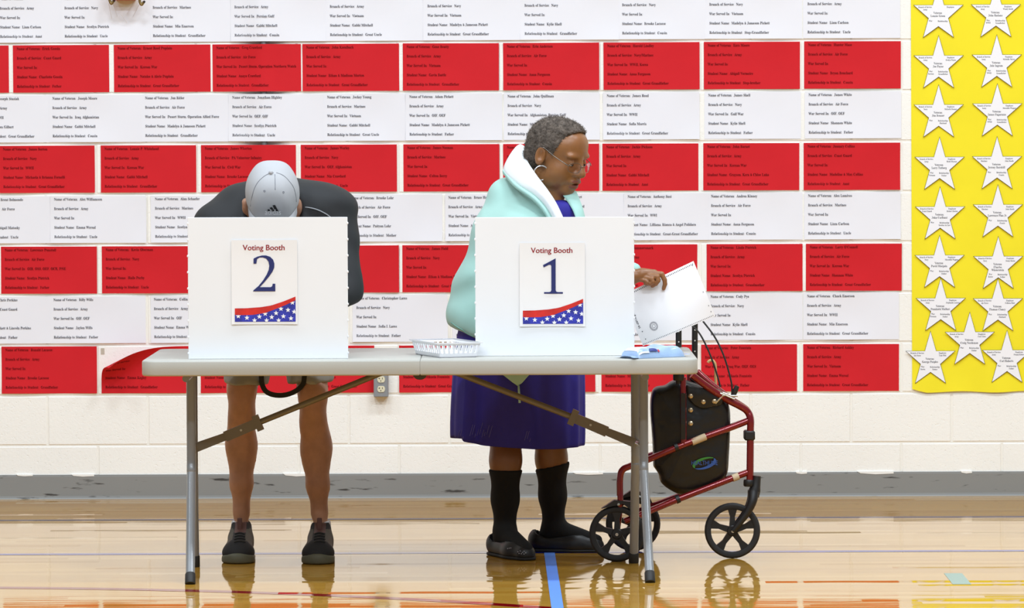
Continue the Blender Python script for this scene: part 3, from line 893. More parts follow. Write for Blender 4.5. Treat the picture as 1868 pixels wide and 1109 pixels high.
def booth(px0, px1, pyt, Y, num, sign_px, label, slabel):
    xa, xb = W(px0, 530, Y).x, W(px1, 530, Y).x
    zt = W((px0 + px1) / 2, pyt, Y).z
    b = thing('voting_booth', ((xa + xb) / 2, Y, TZ), label, 'voting booth')
    MB().box((xa, Y, TZ + 0.0005), (xb, Y + 0.005, zt), 0.0012).build('front_panel', BOOTH, b)
    for s, x in ((1, xa), (-1, xb)):
        ang = math.radians(14)
        dx, dy = math.sin(ang) * s, math.cos(ang)
        p0 = Vector((x + (0.001 if s > 0 else -0.001), Y + 0.0055, 0)); p1 = p0 + Vector((dx, dy, 0)) * 0.42
        n_ = Vector((dy, -dx, 0)) * 0.005 * s
        V = [p0, p1, p1 + n_, p0 + n_]
        V = [(v.x, v.y, TZ + 0.0005) for v in V] + [(v.x, v.y, zt - (0.002 if i in (0, 3) else 0.09)) for i, v in enumerate(V)]
        fs = [[0, 1, 2, 3], [7, 6, 5, 4], [0, 4, 5, 1], [1, 5, 6, 2], [2, 6, 7, 3], [3, 7, 4, 0]]
        if s > 0: fs = [f[::-1] for f in fs]
        sp = MB().add(V, fs).build('side_panel', BOOTH, b)
        tb = MB()
        for k in range(9):
            z = TZ + 0.02 + (zt - TZ - 0.04) * k / 8
            tb.box((x - 0.0028, Y - 0.0012, z - 0.0035), (x + 0.0028, Y + 0.004, z + 0.0035), 0.0008)
        tag(tb.build('fold_tabs', BOOTH, sp), kind='stuff')
    # the taped sign
    c = W(*sign_px, Y); w, h = 0.2176, 0.2787
    YS = Y - 0.004
    sg = thing('paper_sign', (c.x, YS, c.z), slabel, 'sign')
    L_, T_ = c.x - w / 2, c.z + h / 2
    def sheet_d(x, z): return Vector((c.x + x, YS + 0.0032 - 0.0055 * (abs(2 * x / w) ** 3) * 0.45 - 0.002 * (abs(2 * z / h) ** 3), c.z + z))
    V, F = sheet(w, h, 12, 12, sheet_d, 0.0004)
    smooth_by_angle(link_mesh('sheet', V, F, SIGNP, sg), 60)
    def on(x, z, lift=0.0012):
        p = sheet_d(x - c.x, z - c.z); return (x, p.y - lift, z)
    co, F = text_geo('Voting Booth', False, 0.0, 3)
    co, F = text_geo('Voting Booth', False, 0.0, 3)
    e = w * 0.632 / co[:, 0].max()
    V = [on(L_ + w * 0.173 + p[0] * e, T_ - h * 0.122 + p[1] * e * 1.0) for p in co]
    # heavier letters: a second copy shifted by a hair
    V2 = [on(p[0] + 0.0009, p[2] + 0.0003, 0.0013) for p in V]
    link_mesh('heading', V + V2, F + [[i + len(V) for i in f] for f in F], SIGN_RED, sg)
    # numeral, serif outline (fractions of its own box)
    if num == 2:
        box = (0.326, 0.338, 0.609, 0.425)
        O = [(0.02, 0.86)] + [(0.02, 0.775), (0.155, 0.775), (0.19, 0.9), (0.3, 0.945), (0.44, 0.95)]
        outer = [(0.03, 0.905), (0.03, 0.77), (0.155, 0.77), (0.19, 0.90), (0.30, 0.942), (0.44, 0.945), (0.60, 0.91), (0.70, 0.83), (0.735, 0.72), (0.71, 0.60), (0.62, 0.47), (0.46, 0.31), (0.25, 0.15), (0.02, 0.03), (0.0, 0.0), (1.0, 0.0),
                 (1.0, 0.21), (0.885, 0.21), (0.86, 0.14), (0.80, 0.115), (0.30, 0.115), (0.52, 0.26), (0.72, 0.41), (0.88, 0.55), (0.955, 0.66), (0.965, 0.77), (0.91, 0.88), (0.78, 0.96), (0.60, 0.998), (0.42, 1.0), (0.22, 0.97), (0.08, 0.93)]
    else:
        box = (0.358, 0.304, 0.609, 0.422)
        outer = [(0.64, 1.0), (0.0, 0.81), (0.035, 0.745), (0.30, 0.82), (0.39, 0.82), (0.42, 0.78), (0.42, 0.10), (0.38, 0.055), (0.30, 0.045), (0.05, 0.045), (0.05, 0.0), (1.0, 0.0), (1.0, 0.045), (0.76, 0.045), (0.67, 0.055), (0.635, 0.10), (0.635, 0.4), (0.64, 0.99)]
    bx, bw, bz, bh = box
    P = [(L_ + w * (bx + bw * p[0]), T_ - h * (bz - bh * p[1])) for p in outer]
    nm = MB().prism(P, 0, 0.0002)
    nm.v = [(v[0], on(v[0], v[2], 0.0018)[1] + v[1], v[2]) for v in nm.v]
    nm.build('numeral', SIGN_BLUE, sg)
    X0, X1 = 0.048, 0.97
    topc = [(0, .810), (.2, .8085), (.43, .797), (.6, .777), (.8, .730), (1, .672)]
    midc = [(0, .887), (.15, .891), (.3, .888), (.5, .865), (.7, .812), (.85, .768), (1, .716)]
    n = 24
    def band(c0, c1, name, m, lift):
        V = []; F = []
        for k in range(n + 1):
            t = k / n
            f0 = lerpc(c0, t) if isinstance(c0, list) else c0
            f1 = lerpc(c1, t) if isinstance(c1, list) else c1
            x = L_ + w * (X0 + (X1 - X0) * t)
            V += [on(x, T_ - h * f0, lift), on(x, T_ - h * f1, lift)]
        for k in range(n): F.append([2*k, 2*k+1, 2*k+3, 2*k+2])
        return link_mesh(name, V, F, m, sg)
    band(topc, midc, 'red_ribbon', FLAG_RED, 0.0013)
    fld = band(midc, 0.969, 'blue_field', FLAG_BLUE, 0.0012)
    for (sx, sy) in ((388,768),(453,780),(547,772),(591,750),(510,800),(640,776),(673,746),(710,713),(601,801),(692,801),(728,770),(763,722),(797,666),(810,735),(785,786)):
        fx, fy = (sx - 338) / 497.0, (sy - 190) / 640.0
        t = (fx - X0) / (X1 - X0)
        R = 0.0088
        pts = []
        for (a, b_) in STAR5:
            x = L_ + w * fx + a * R; z = T_ - h * fy + b_ * R
            x = min(x, L_ + w * X1); z = max(z, T_ - h * 0.969)
            tt = max(0, min(1, ((x - L_) / w - X0) / (X1 - X0)))
            z = min(z, T_ - h * lerpc(midc, tt))
            pts.append((x, z))
        ctr = (L_ + w * fx, T_ - h * fy)
        V = [on(*ctr, 0.002)] + [on(*p, 0.002) for p in pts]
        link_mesh('white_star', V, [[0, 1 + k, 1 + (k + 1) % 10] for k in range(10)], SIGNP, fld)
    return b
booth(343, 634.5, 396.3, 0.085, 2, (482.5, 514.5), 'white three-sided voting screen with a numeral two sign, standing before the capped man', 'paper sign with a navy numeral two over a flag ribbon')
booth(867, 1157, 396.0, 0.205, 1, (1007.5, 519), 'white three-sided voting screen with a numeral one sign, standing before the woman', 'paper sign with a navy numeral one over a flag ribbon')

# ================================================================== white slotted basket
WPL = mat('white_basket_plastic', (244, 244, 248), 0.35)
c0 = G(801, 653.2, TZ)
ang = math.radians(20)
ex, ey = Vector((math.cos(ang), math.sin(ang), 0)), Vector((-math.sin(ang), math.cos(ang), 0))
BWX, BWY, BH_ = 0.127, 0.25, 0.05
org = Vector((c0.x, c0.y, TZ + 0.0005)) + ex * 0.006 + ey * 0.006
bk = thing('slotted_basket', org + ex * BWX / 2 + ey * BWY / 2, 'small white plastic basket with slotted sides on the table', 'basket')
def bpt(u, v, z, grow):       # u, v in 0..1 of base, grow = outward offset
    return org + ex * (u * BWX + (u * 2 - 1) * grow) + ey * (v * BWY + (v * 2 - 1) * grow) + Vector((0, 0, z))
def gz(z): return 0.012 * z / BH_
mb = MB()
V = [bpt(u, v, z, gz(z)) for z in (0, 0.003) for (u, v) in ((0, 0), (1, 0), (1, 1), (0, 1))]
mb.add(V, [[3, 2, 1, 0], [4, 5, 6, 7], [0, 1, 5, 4], [1, 2, 6, 5], [2, 3, 7, 6], [3, 0, 4, 7]])
mb.build('base', WPL, bk)
def wallband(z0, z1, th, name):
    mb = MB()
    for (a, b_) in (((0, 0), (1, 0)), ((1, 0), (1, 1)), ((1, 1), (0, 1)), ((0, 1), (0, 0))):
        V = []
        for z in (z0, z1):
            for off in (0, -th):
                V += [bpt(*a, z, gz(z) + off), bpt(*b_, z, gz(z) + off)]
        # V: z0 out a,b ; z0 in a,b ; z1 out a,b ; z1 in a,b
        mb.add(V, [[0, 1, 5, 4], [3, 2, 6, 7], [4, 5, 7, 6], [1, 0, 2, 3], [0, 4, 6, 2], [1, 3, 7, 5]])
    return mb.build(name, WPL, bk)
wallband(0.0, 0.014, 0.0025, 'lower_wall')
wallband(0.040, BH_, 0.0025, 'upper_wall')
mb = MB()
for (a, b_) in (((0, 0), (1, 0)), ((1, 0), (1, 1)), ((1, 1), (0, 1)), ((0, 1), (0, 0))):
    V = []
    for z in (BH_ - 0.004, BH_):
        for off in (0.006, -0.0025):
            V += [bpt(*a, z, gz(z) + off), bpt(*b_, z, gz(z) + off)]
    mb.add(V, [[0, 1, 5, 4], [3, 2, 6, 7], [4, 5, 7, 6], [1, 0, 2, 3], [0, 4, 6, 2], [1, 3, 7, 5]])
mb.build('rim', WPL, bk)
for (a, b_, n) in (((0, 0), (1, 0), 8), ((1, 0), (1, 1), 13), ((1, 1), (0, 1), 8), ((0, 1), (0, 0), 13)):
    for k in range(n + 1):
        t = k / n; hw = 0.20 / n if 0 < k < n else 0.3 / n
        t0, t1 = max(0, t - hw), min(1, t + hw)
        V = []
        for z in (0.013, 0.041):
            for off in (0, -0.0025):
                for tt in (t0, t1):
                    V.append(bpt(a[0] + (b_[0] - a[0]) * tt, a[1] + (b_[1] - a[1]) * tt, z, gz(z) + off))
        MB().add(V, [[0, 1, 5, 4], [3, 2, 6, 7], [0, 4, 6, 2], [1, 3, 7, 5]]).build('slat', WPL, bk)

# ================================================================== packet of wipes
WIPE = mat('pale_blue_film', (160, 186, 220), 0.28, var=0.10, vscale=22, coat=0.4, bump=0.3, bscale=45, bdist=0.004)
WIPEW = mat('white_film', (226, 231, 240), 0.3, coat=0.3, bump=0.2, bscale=60)
pk0 = G(1168, 654.6, TZ); pk1 = G(1248, 650.8, TZ)
ax = (pk1 - pk0); ax.z = 0; ln = ax.length; ax.normalize(); ay = Vector((-ax.y, ax.x, 0))
pk = thing('wipes_packet', (pk0 + pk1) / 2 + ay * 0.05, 'pale blue soft packet of wipes lying at the table end', 'wipes packet')
def packet(u, v):          # u along 0..1, v across 0..1 -> top height
    e = max(0.0, 1 - abs(2 * u - 1) ** 6) ** 0.5; f = max(0.0, 1 - abs(2 * v - 1) ** 5) ** 0.5
    return 0.002 + 0.034 * e * f * (1 + 0.10 * math.sin(9 * u + 3 * v) + 0.06 * math.sin(23 * u))
nu, nv = 36, 14
V = []; F = []
for j in range(nv + 1):
    for i in range(nu + 1):
        u, v = i / nu, j / nv
        p = pk0 + ax * (ln * (u * 1.06 - 0.03)) + ay * (0.098 * (v + 0.02 * math.sin(12 * u)))
        V.append((p.x, p.y, TZ + 0.0006 + packet(u, v)))
nt_ = len(V)
V += [(p[0], p[1], TZ + 0.0004) for p in V]
for j in range(nv):
    for i in range(nu):
        a = j * (nu + 1) + i
        F.append([a, a + 1, a + nu + 2, a + nu + 1]); F.append([nt_ + a, nt_ + a + nu + 1, nt_ + a + nu + 2, nt_ + a + 1])
bd = [i for i in range(nu + 1)] + [j * (nu + 1) + nu for j in range(1, nv + 1)] + [nv * (nu + 1) + i for i in range(nu - 1, -1, -1)] + [j * (nu + 1) for j in range(nv - 1, 0, -1)]
for k in range(len(bd)):
    a, b_ = bd[k], bd[(k + 1) % len(bd)]
    F.append([b_, a, nt_ + a, nt_ + b_])
link_mesh('pouch', V, F, WIPE, pk, smooth=True)
def pk_patch(u0, u1, v0, v1, name, m, lift=0.0012, parent=None):
    V = []; F = []
    for j in range(7):
        for i in range(9):
            u = u0 + (u1 - u0) * i / 8; v = v0 + (v1 - v0) * j / 6
            p = pk0 + ax * (ln * (u * 1.06 - 0.03)) + ay * (0.098 * (v + 0.02 * math.sin(12 * u)))
            V.append((p.x, p.y - lift * 0.7, TZ + 0.0006 + packet(u, v) + lift))
    for j in range(6):
        for i in range(8):
            a = j * 9 + i; F.append([a, a + 1, a + 10, a + 9])
    return link_mesh(name, V, F, m, parent or pk, smooth=True)
pk_patch(0.03, 0.24, 0.02, 0.98, 'white_end', WIPEW, 0.001)
pk_patch(0.25, 0.40, 0.03, 0.09, 'navy_print', mat('navy_print', (58, 70, 140), 0.4), 0.0022)
pk_patch(0.415, 0.455, 0.03, 0.09, 'red_print', mat('red_print', (206, 60, 76), 0.4), 0.0022)
for s in (0, 1):            # crimped end seals
    V = []; F = []
    for j in range(13):
        v = j / 12; zig = 0.003 * (j % 2)
        u = -0.03 if s == 0 else 1.03
        for d in (0.0, 0.022):
            p = pk0 + ax * (ln * u + (d + (zig if d > 0 else 0)) * (1 if s else -1)) + ay * 0.098 * v
            V.append((p.x, p.y, TZ + 0.004 + 0.010 * v * (1 if s else 0.5) + 0.004 * math.sin(5 * v + s)))
    for j in range(12): F.append([2*j, 2*j+1, 2*j+3, 2*j+2] if s else [2*j, 2*j+2, 2*j+3, 2*j+1])
    link_mesh('crimped_seal', V, F, WIPE, pk)

# ================================================================== ballot held in the hand
BY = 0.46
BAL = mat('ballot_paper', (246, 246, 250), 0.65, spec=0.3)
TL, TR, BR_, BL = W(1133, 539, BY), W(1265.5, 476.5, BY), W(1305.5, 577, BY), W(1173, 631, BY)
bl = thing('ballot_sheet', (TL + TR + BR_ + BL) / 4, 'white ballot sheet with dotted edges and round seal, held in a hand', 'ballot')
def bal(u, v, lift=0.0):
    p = (BL * (1 - u) + BR_ * u) * (1 - v) + (TL * (1 - u) + TR * u) * v
    p = p.copy()
    p.y += -0.02 * math.sin(math.pi * u) * (1 - v) - 0.012 * math.sin(math.pi * v) + 0.012 - lift + 0.02 * (u - 0.5)
    return p
V = [bal(i / 16, j / 12) for j in range(13) for i in range(17)]
k = len(V)
V += [Vector((p.x, p.y + 0.0004, p.z)) for p in V]
F = []
for j in range(12):
    for i in range(16):
        a = j * 17 + i; F.append([a, a + 1, a + 18, a + 17]); F.append([k + a, k + a + 17, k + a + 18, k + a + 1])
link_mesh('sheet', V, F, BAL, bl, smooth=True)
def bal_quad(u0, u1, v0, v1): return [bal(u0, v0, .0014), bal(u1, v0, .0014), bal(u1, v1, .0014), bal(u0, v1, .0014)]
mk = MB()
for i in range(44):
    u = 0.012 + i * 0.0223
    mk.add(bal_quad(u, u + 0.0095, 0.950, 0.970), [[0, 1, 2, 3]])
    mk.add(bal_quad(u, u + 0.0075, 0.018, 0.033), [[0, 1, 2, 3]])
for v in (0.93, 0.45, 0.2, 0.09): mk.add(bal_quad(0.965, 0.973, v, v + 0.018), [[0, 1, 2, 3]])
for v in (0.56, 0.24, 0.09): mk.add(bal_quad(0.06, 0.07, v, v + 0.018), [[0, 1, 2, 3]])
tag(mk.build('timing_marks', INK, bl), kind='stuff')
sl = MB()
for R in (0.0165, 0.0125, 0.007):
    V = []; F = []
    for i in range(33):
        a = 2 * math.pi * i / 32
        for r in (R, R - 0.0012):
            V.append(bal(0.225 + r * math.cos(a) / 0.33, 0.26 + r * math.sin(a) / 0.205, 0.0014))
    for i in range(32): F.append([2*i, 2*i+2, 2*i+3, 2*i+1])
    sl.add(V, F)
for i in range(22):
    a = 2 * math.pi * i / 22
    P = [bal(0.225 + (0.0145 * math.cos(a + da) + 0) / 0.33 * rr, 0.26 + 0.0145 * math.sin(a + da) / 0.205 * rr, 0.0014) for (da, rr) in ((-.07, .95), (.05, .95), (.05, 1.06), (-.07, 1.06))]
    sl.add(P, [[0, 1, 2, 3]])
tag(sl.build('round_seal', mat('grey_ink', (120, 120, 130), 0.8), bl), kind='stuff')
co, F = text_geo('10 WARD 01', True, 0.002, 1)
wmax = co[:, 0].max()
V = [bal(0.05 + (p[1] - 0.3) * 0.032, 0.62 - p[0] / wmax * 0.30, 0.0014) for p in co]
tag(link_mesh('ward_stamp', V, F, INK, bl), kind='stuff')

# ================================================================== three-wheeled walker
RRED = mat('metallic_red_tube', (126, 14, 24), 0.22, metal=0.35, coat=0.6)
BLK = mat('black_plastic', (28, 27, 27), 0.45)
TYRE = mat('black_tyre', (34, 33, 33), 0.7)
CHROME = mat('bright_steel', (196, 194, 188), 0.25, metal=0.9)
BEIGE = mat('beige_label', (206, 184, 150), 0.6)
VINYL = mat('black_vinyl', (22, 22, 23), 0.34, bump=0.35, bscale=9, bdist=0.03)
ro = thing('rollator_walker', (0.6, 0.95, 0), 'dark red three-wheeled walker with a black bag, parked beside the table', 'walker')
gF, gN, gR = G(1336, 1018.5), G(1126, 1024.5), G(1155, 1005)
FY, NY, RY = gF.y, gN.y, gR.y
FX = W(1366, 820, FY).x
NX = W(1133, 900, NY).x; RX = NX + 0.06
def near(px, py):
    """point of the near side frame (the upright plane through front post and near rear wheel)."""
    Y = NY
    for _ in range(6):
        p = W(px, py, Y); Y = NY + (p.x - NX) / (FX - NX) * (FY - NY)
    return W(px, py, Y)
def far(p):
    t = (p.x - NX) / (FX - NX)
    return Vector((RX + (FX - RX) * t, RY + 0.02 + (FY - RY - 0.02) * t, p.z))
def tube_pair(pts, r, name, m, both=True, n=10, smooth=True):
    P = [near(*p) for p in pts]
    a = smooth_by_angle(MB().tube(bez(P, 6) if smooth else P, r, n).build(name, m, ro))
    if both:
        smooth_by_angle(MB().tube(bez([far(p) for p in P], 6) if smooth else [far(p) for p in P], r, n).build(name, m, ro))
    return a
tube_pair([(1262, 684), (1290, 705), (1325, 728), (1350, 741), (1363, 750), (1369, 764), (1369, 790), (1368, 876)], 0.0125, 'front_tube', RRED)
tube_pair([(1368, 766), (1330, 781), (1250, 810), (1183, 838), (1150, 850), (1136, 857), (1131, 872), (1131, 904)], 0.0115, 'side_tube', RRED)
tube_pair([(1368, 860), (1236, 911), (1139, 951)], 0.0112, 'lower_tube', RRED, smooth=False)
tube_pair([(1246, 688), (1247, 812)], 0.0105, 'upright_tube', RRED, smooth=False)
# black handle posts with holes, grips
for (a, b, s) in (((1238, 700), (1238, 535), 0), ((1267, 700), (1268, 530), 1)):
    Y = near(1246, 700).y if s == 0 else far(near(1246, 700)).y
    p0, p1 = W(*a, Y), W(*b, Y)
    hp = smooth_by_angle(MB().tube([p0, p1], 0.0105, 12).build('handle_post', BLK, ro))
    for k in range(7):
        q = p0.lerp(p1, 0.12 + 0.115 * k)
        MB().lathe([(0.0026, 0), (0.0026, 0.001)], (q.x, q.y - 0.0114, q.z), (0, 1, 0), 8).build('post_hole', mat('post_hole_light', (220, 216, 210), 0.6), hp)
    g0 = p1; g1 = p1 + Vector((-0.11, 0.0, 0.012))
    smooth_by_angle(MB().tube(bez([p1 - Vector((0, 0, 0.02)), g0, g1], 6), [0.011] * 6 + [0.016] * 7, 12).build('grip', BLK, ro))
    smooth_by_angle(MB().lathe([(0.018, 0), (0.02, 0.004), (0.02, 0.03), (0.017, 0.034)], (p0.x, p0.y, W(1246, 694, Y).z), (0, 0, 1), 14).build('height_collar', BLK, ro))
for pts in ([(1268, 568), (1284, 588), (1304, 615), (1320, 648), (1331, 684), (1335, 704), (1335, 722)], [(1250, 585), (1272, 603), (1288, 630), (1301, 662), (1310, 690), (1314, 706)]):
    P = [W(x, y, FY - 0.02 + 0.0004 * (1335 - x)) for (x, y) in pts]
    smooth_by_angle(MB().tube(bez(P, 8), 0.0031, 8).build('brake_cable', BLK, ro))
# clamp, steering head, fork, wheels
p = near(1367, 794)
smooth_by_angle(MB().box((p.x - 0.019, p.y - 0.02, p.z - 0.017), (p.x + 0.019, p.y + 0.045, p.z + 0.017), 0.005).build('frame_clamp', BLK, ro))
ph = near(1366, 880); pt = W(1378, 884, FY)
smooth_by_angle(MB().lathe([(0.0165, -0.014), (0.019, -0.01), (0.019, 0.006), (0.0165, 0.01)], (ph.x, ph.y, ph.z), (0.05, 0, 1), 14).build('lower_collar', BLK, ro))
hc = Vector((gF.x, FY, 0.0975)); hub = W(1336, 968.5, FY)
Rw = 0.0965; hub = Vector((hub.x, FY, Rw + 0.0005))
hd = W(1375, 895, FY)
fk = smooth_by_angle(MB().tube([W(1381, 868, FY), W(1379, 886, FY), W(1377, 893, FY), W(1374, 905, FY)], [0.014, 0.016, 0.0205, 0.021], 14).build('fork', BLK, ro))
for s in (-1, 1):
    P = [W(1374, 897, FY) + Vector((0, s * 0.010, 0)), W(1371, 915, FY) + Vector((0, s * 0.024, 0)), W(1360, 937, FY) + Vector((0, s * 0.027, 0)), Vector((hub.x, hub.y + s * 0.027, hub.z))]
    smooth_by_angle(MB().tube(bez(P, 6), [0.02 - 0.0105 * i / 18 for i in range(19)], 10).build('fork_blade', BLK, fk))
def wheel(c, R, ry, name='wheel'):
    """wheel lying in the x-z plane turned by ry about z."""
    axd = Vector((math.sin(ry), math.cos(ry), 0)); fw = Vector((math.cos(ry), -math.sin(ry), 0)); up = Vector((0, 0, 1))
    mb = MB()
    prof = [(R - 0.022, -0.010), (R - 0.016, -0.014), (R - 0.006, -0.013), (R, -0.006), (R, 0.006), (R - 0.006, 0.013), (R - 0.016, 0.014), (R - 0.022, 0.010)]
    n = 40; V = []; F = []
    for k in range(n):
        a = 2 * math.pi * k / n; e = fw * math.cos(a) + up * math.sin(a)
        for (r, h) in prof: V.append(c + e * r + axd * h)
    m_ = len(prof)
    for k in range(n):
        for j in range(m_):
            F.append([k*m_+j, ((k+1)%n)*m_+j, ((k+1)%n)*m_+(j+1)%m_, k*m_+(j+1)%m_])
    mb.add(V, F)
    wh = smooth_by_angle(mb.build(name, TYRE, ro))
    for k in range(5):
        a0 = math.radians(18 + 72 * k)
        V = []
        for (r, hw, th) in ((0.012, 0.011, 0.010), (R * 0.5, 0.0085, 0.0085), (R - 0.019, 0.017, 0.009)):
            e = fw * math.cos(a0) + up * math.sin(a0); t = -fw * math.sin(a0) + up * math.cos(a0)
            for (sx, sy) in ((-1, -1), (1, -1), (1, 1), (-1, 1)): V.append(c + e * r + t * (hw * sx) + axd * (th * sy))
        F = []
        for i in range(2):
            for q in range(4): F.append([i*4+q, i*4+(q+1)%4, (i+1)*4+(q+1)%4, (i+1)*4+q])
        MB().add(V, F).build('spoke', BLK, wh)
    smooth_by_angle(MB().lathe([(0.016, -0.014), (0.019, -0.011), (0.019, 0.011), (0.016, 0.014)], c, axd, 16).build('hub', BLK, wh))
    smooth_by_angle(MB().lathe([(0.0055, -0.034), (0.0055, 0.034)], c, axd, 10).build('axle_bolt', CHROME, wh))
    return wh
wheel(hub, Rw, 0.0)
hn = Vector((gN.x, NY, Rw + 0.0005)); hr = Vector((gR.x, RY, Rw + 0.0005))
wheel(hn, Rw, 0.06); wheel(hr, Rw, -0.06)
for (h, s) in ((hn, -1), (hr, 1)):
    q = near(1131, 900) if s < 0 else far(near(1131, 900))
    smooth_by_angle(MB().tube(bez([Vector((q.x, q.y, q.z + 0.02)), Vector((q.x, q.y, 0.19)), Vector((h.x, h.y - 0.03 * s, h.z))], 6), 0.0105, 10).build('rear_leg', RRED, ro))
    P = [Vector((h.x - 0.055, h.y, Rw + 0.088)), Vector((h.x - 0.01, h.y, Rw + 0.118)), Vector((h.x + 0.05, h.y, Rw + 0.112)), Vector((h.x + 0.075, h.y, Rw + 0.06)), Vector((h.x + 0.02, h.y, Rw + 0.105))]
    mb = MB().prism([(p.x, p.z) for p in (P[0], P[4], P[3], P[2], P[1])], h.y - 0.018, h.y + 0.018)
    smooth_by_angle(mb.build('brake_block', BLK, ro))
    MB().ball((h.x + 0.004, h.y - 0.02, Rw + 0.103), 0.006, 8, 6).build('brake_bolt', CHROME, ro)
# brake lever, cable ends, labels
q = W(1341, 713, FY - 0.02)
smooth_by_angle(MB().tube([W(1338, 724, FY - 0.02), W(1341, 713, FY - 0.02), W(1345, 704, FY - 0.02)], [0.006, 0.010, 0.008], 10).build('brake_lever', BLK, ro))
for pts in ([(1305, 736), (1318, 722), (1330, 718)], [(1318, 716), (1334, 722), (1346, 722)], [(1310, 716), (1326, 722), (1340, 728)]):
    smooth_by_angle(MB().tube([W(x, y, FY - 0.03) for (x, y) in pts], 0.0035, 8).build('lever_rod', CHROME, ro))
for (a, b, hw) in (((1262, 806.5), (1287, 796.5), 0.0115), ((1336, 872.5), (1347, 868.5), 0.0115)):
    A, B_ = near(*a), near(*b)
    smooth_by_angle(MB().tube([A, B_], hw + 0.0012, 12).build('paper_label', BEIGE, ro))
for (a, b) in (((1230, 817), (1236, 815)), ((1233, 912), (1239, 909.5))):
    smooth_by_angle(MB().tube([near(*a), near(*b)], 0.0145, 12).build('strap_clip', BLK, ro))
# the bag
YB0, YB1 = near(1262, 800).y + 0.032, far(near(1262, 800)).y - 0.018
OUT = [(1192, 850), (1190, 800), (1186, 745), (1189, 716), (1197, 706), (1213, 703), (1224, 696), (1240, 691), (1262, 697), (1290, 706), (1312, 710), (1322, 722), (1331, 748), (1331, 790), (1329, 830), (1326, 862), (1312, 880), (1290, 895), (1262, 903), (1240, 901), (1218, 890), (1205, 878), (1201, 864)]
P = [W(x, y, (YB0 + YB1) / 2) for (x, y) in OUT]
sm = bez([Vector((p.x, p.z, 0)) for p in P] + [Vector((P[0].x, P[0].z, 0))], 4)[:-1]
bag = smooth_by_angle(pillow([(p.x, p.y) for p in sm], YB0, YB1, 0.036, 6, (0.85, 0.65, 0.4, 0.15)).build('bag', VINYL, ro), 60)
def on_bag(px, py, lift=0.001): return W(px, py, YB0 - 0.0125 - lift)
# flap over the mouth, with snaps
FL = [(1252, 702), (1285, 708), (1310, 713), (1318, 722), (1316, 738), (1300, 742), (1282, 745), (1266, 738), (1256, 725)]
Q = [on_bag(*p) for p in FL]
fp = bez([Vector((p.x, p.z, 0)) for p in Q] + [Vector((Q[0].x, Q[0].z, 0))], 4)[:-1]
smooth_by_angle(pillow([(p.x, p.y) for p in fp], YB0 - 0.017, YB0 + 0.01, 0.004, 3).build('flap', VINYL, bag), 60)
for (x, y) in ((1260, 722.5), (1283, 733), (1303, 732), (1260, 748), (1260, 772.5)):
    c = on_bag(x, y, 0.007 if y < 735 else 0.002)
    smooth_by_angle(MB().lathe([(0.0085, 0.003), (0.0085, 0.0), (0.006, -0.0025), (0.003, -0.003)], c, (0, 1, 0), 14).build('snap', mat('brass_snap', (200, 182, 150), 0.25, metal=0.8), bag))
smooth_by_angle(pillow([(p.x, p.z) for p in (on_bag(1241, 716), on_bag(1241, 800), on_bag(1250, 800), on_bag(1250, 716))], near(1246, 750).y - 0.015, near(1246, 750).y - 0.012, 0.001, 1).build('bag_strap', VINYL, bag))
# maker's mark
LB, LG = mat('logo_blue', (54, 92, 168), 0.5), mat('logo_green', (64, 136, 52), 0.5)
c = on_bag(1285, 845, 0.0015)
def crescent(a0, a1, rx, rz, w0, name, m, rot):
    V = []; F = []; n = 24
    for i in range(n + 1):
        t = i / n; a = math.radians(a0 + (a1 - a0) * t); th = w0 * math.sin(math.pi * t)
        for k in (1, 1 - th):
            x, z = rx * math.cos(a) * k, rz * math.sin(a) * k
            V.append((c.x + x * math.cos(rot) - z * math.sin(rot), c.y, c.z + x * math.sin(rot) + z * math.cos(rot)))
    for i in range(n): F.append([2*i, 2*i+1, 2*i+3, 2*i+2])
    link_mesh(name, V, F, m, bag)
crescent(20, 215, 0.042, 0.020, 0.45, 'logo_swoosh', LG, 0.25); crescent(200, 395, 0.042, 0.020, 0.45, 'logo_swoosh', LB, 0.25)
co, F = text_geo('HEALTHLINE', False, 0.0, 3)
e = 0.092 / co[:, 0].max()
link_mesh('logo_lettering', [(c.x - 0.046 + p[0] * e, c.y - 0.0012, c.z - 0.006 + p[1] * e * 1.35) for p in co], F, LB, bag)
# wooden crook of a cane standing in the bag
CANE = mat('pale_wood_cane', (206, 168, 112), 0.45)
P = [W(x, y, 1.02) for (x, y) in ((1291.5, 661.5), (1294, 658.5), (1299, 657.5), (1303, 661), (1305, 668), (1305.5, 690), (1305, 730))]
cn = smooth_by_angle(MB().tube(bez(P, 6), 0.0052, 10).build('walking_cane', CANE, loc=P[-1]))
tag(cn, 'pale wooden crook of a cane sticking up behind the walker bag', 'cane')

# ================================================================== sculpting: smooth unions on a rectilinear grid, meshed by surface nets
def axis(lo, hi, step, fine=()):
    """grid coordinates from lo to hi; fine: (a, b, step) bands with a smaller step."""
    out = [lo]
    while out[-1] < hi:
        x = out[-1]; s = step
        for (a, b, fs) in fine:
            if a - step <= x < b: s = min(s, fs)
        out.append(x + s)
    return np.array(out)

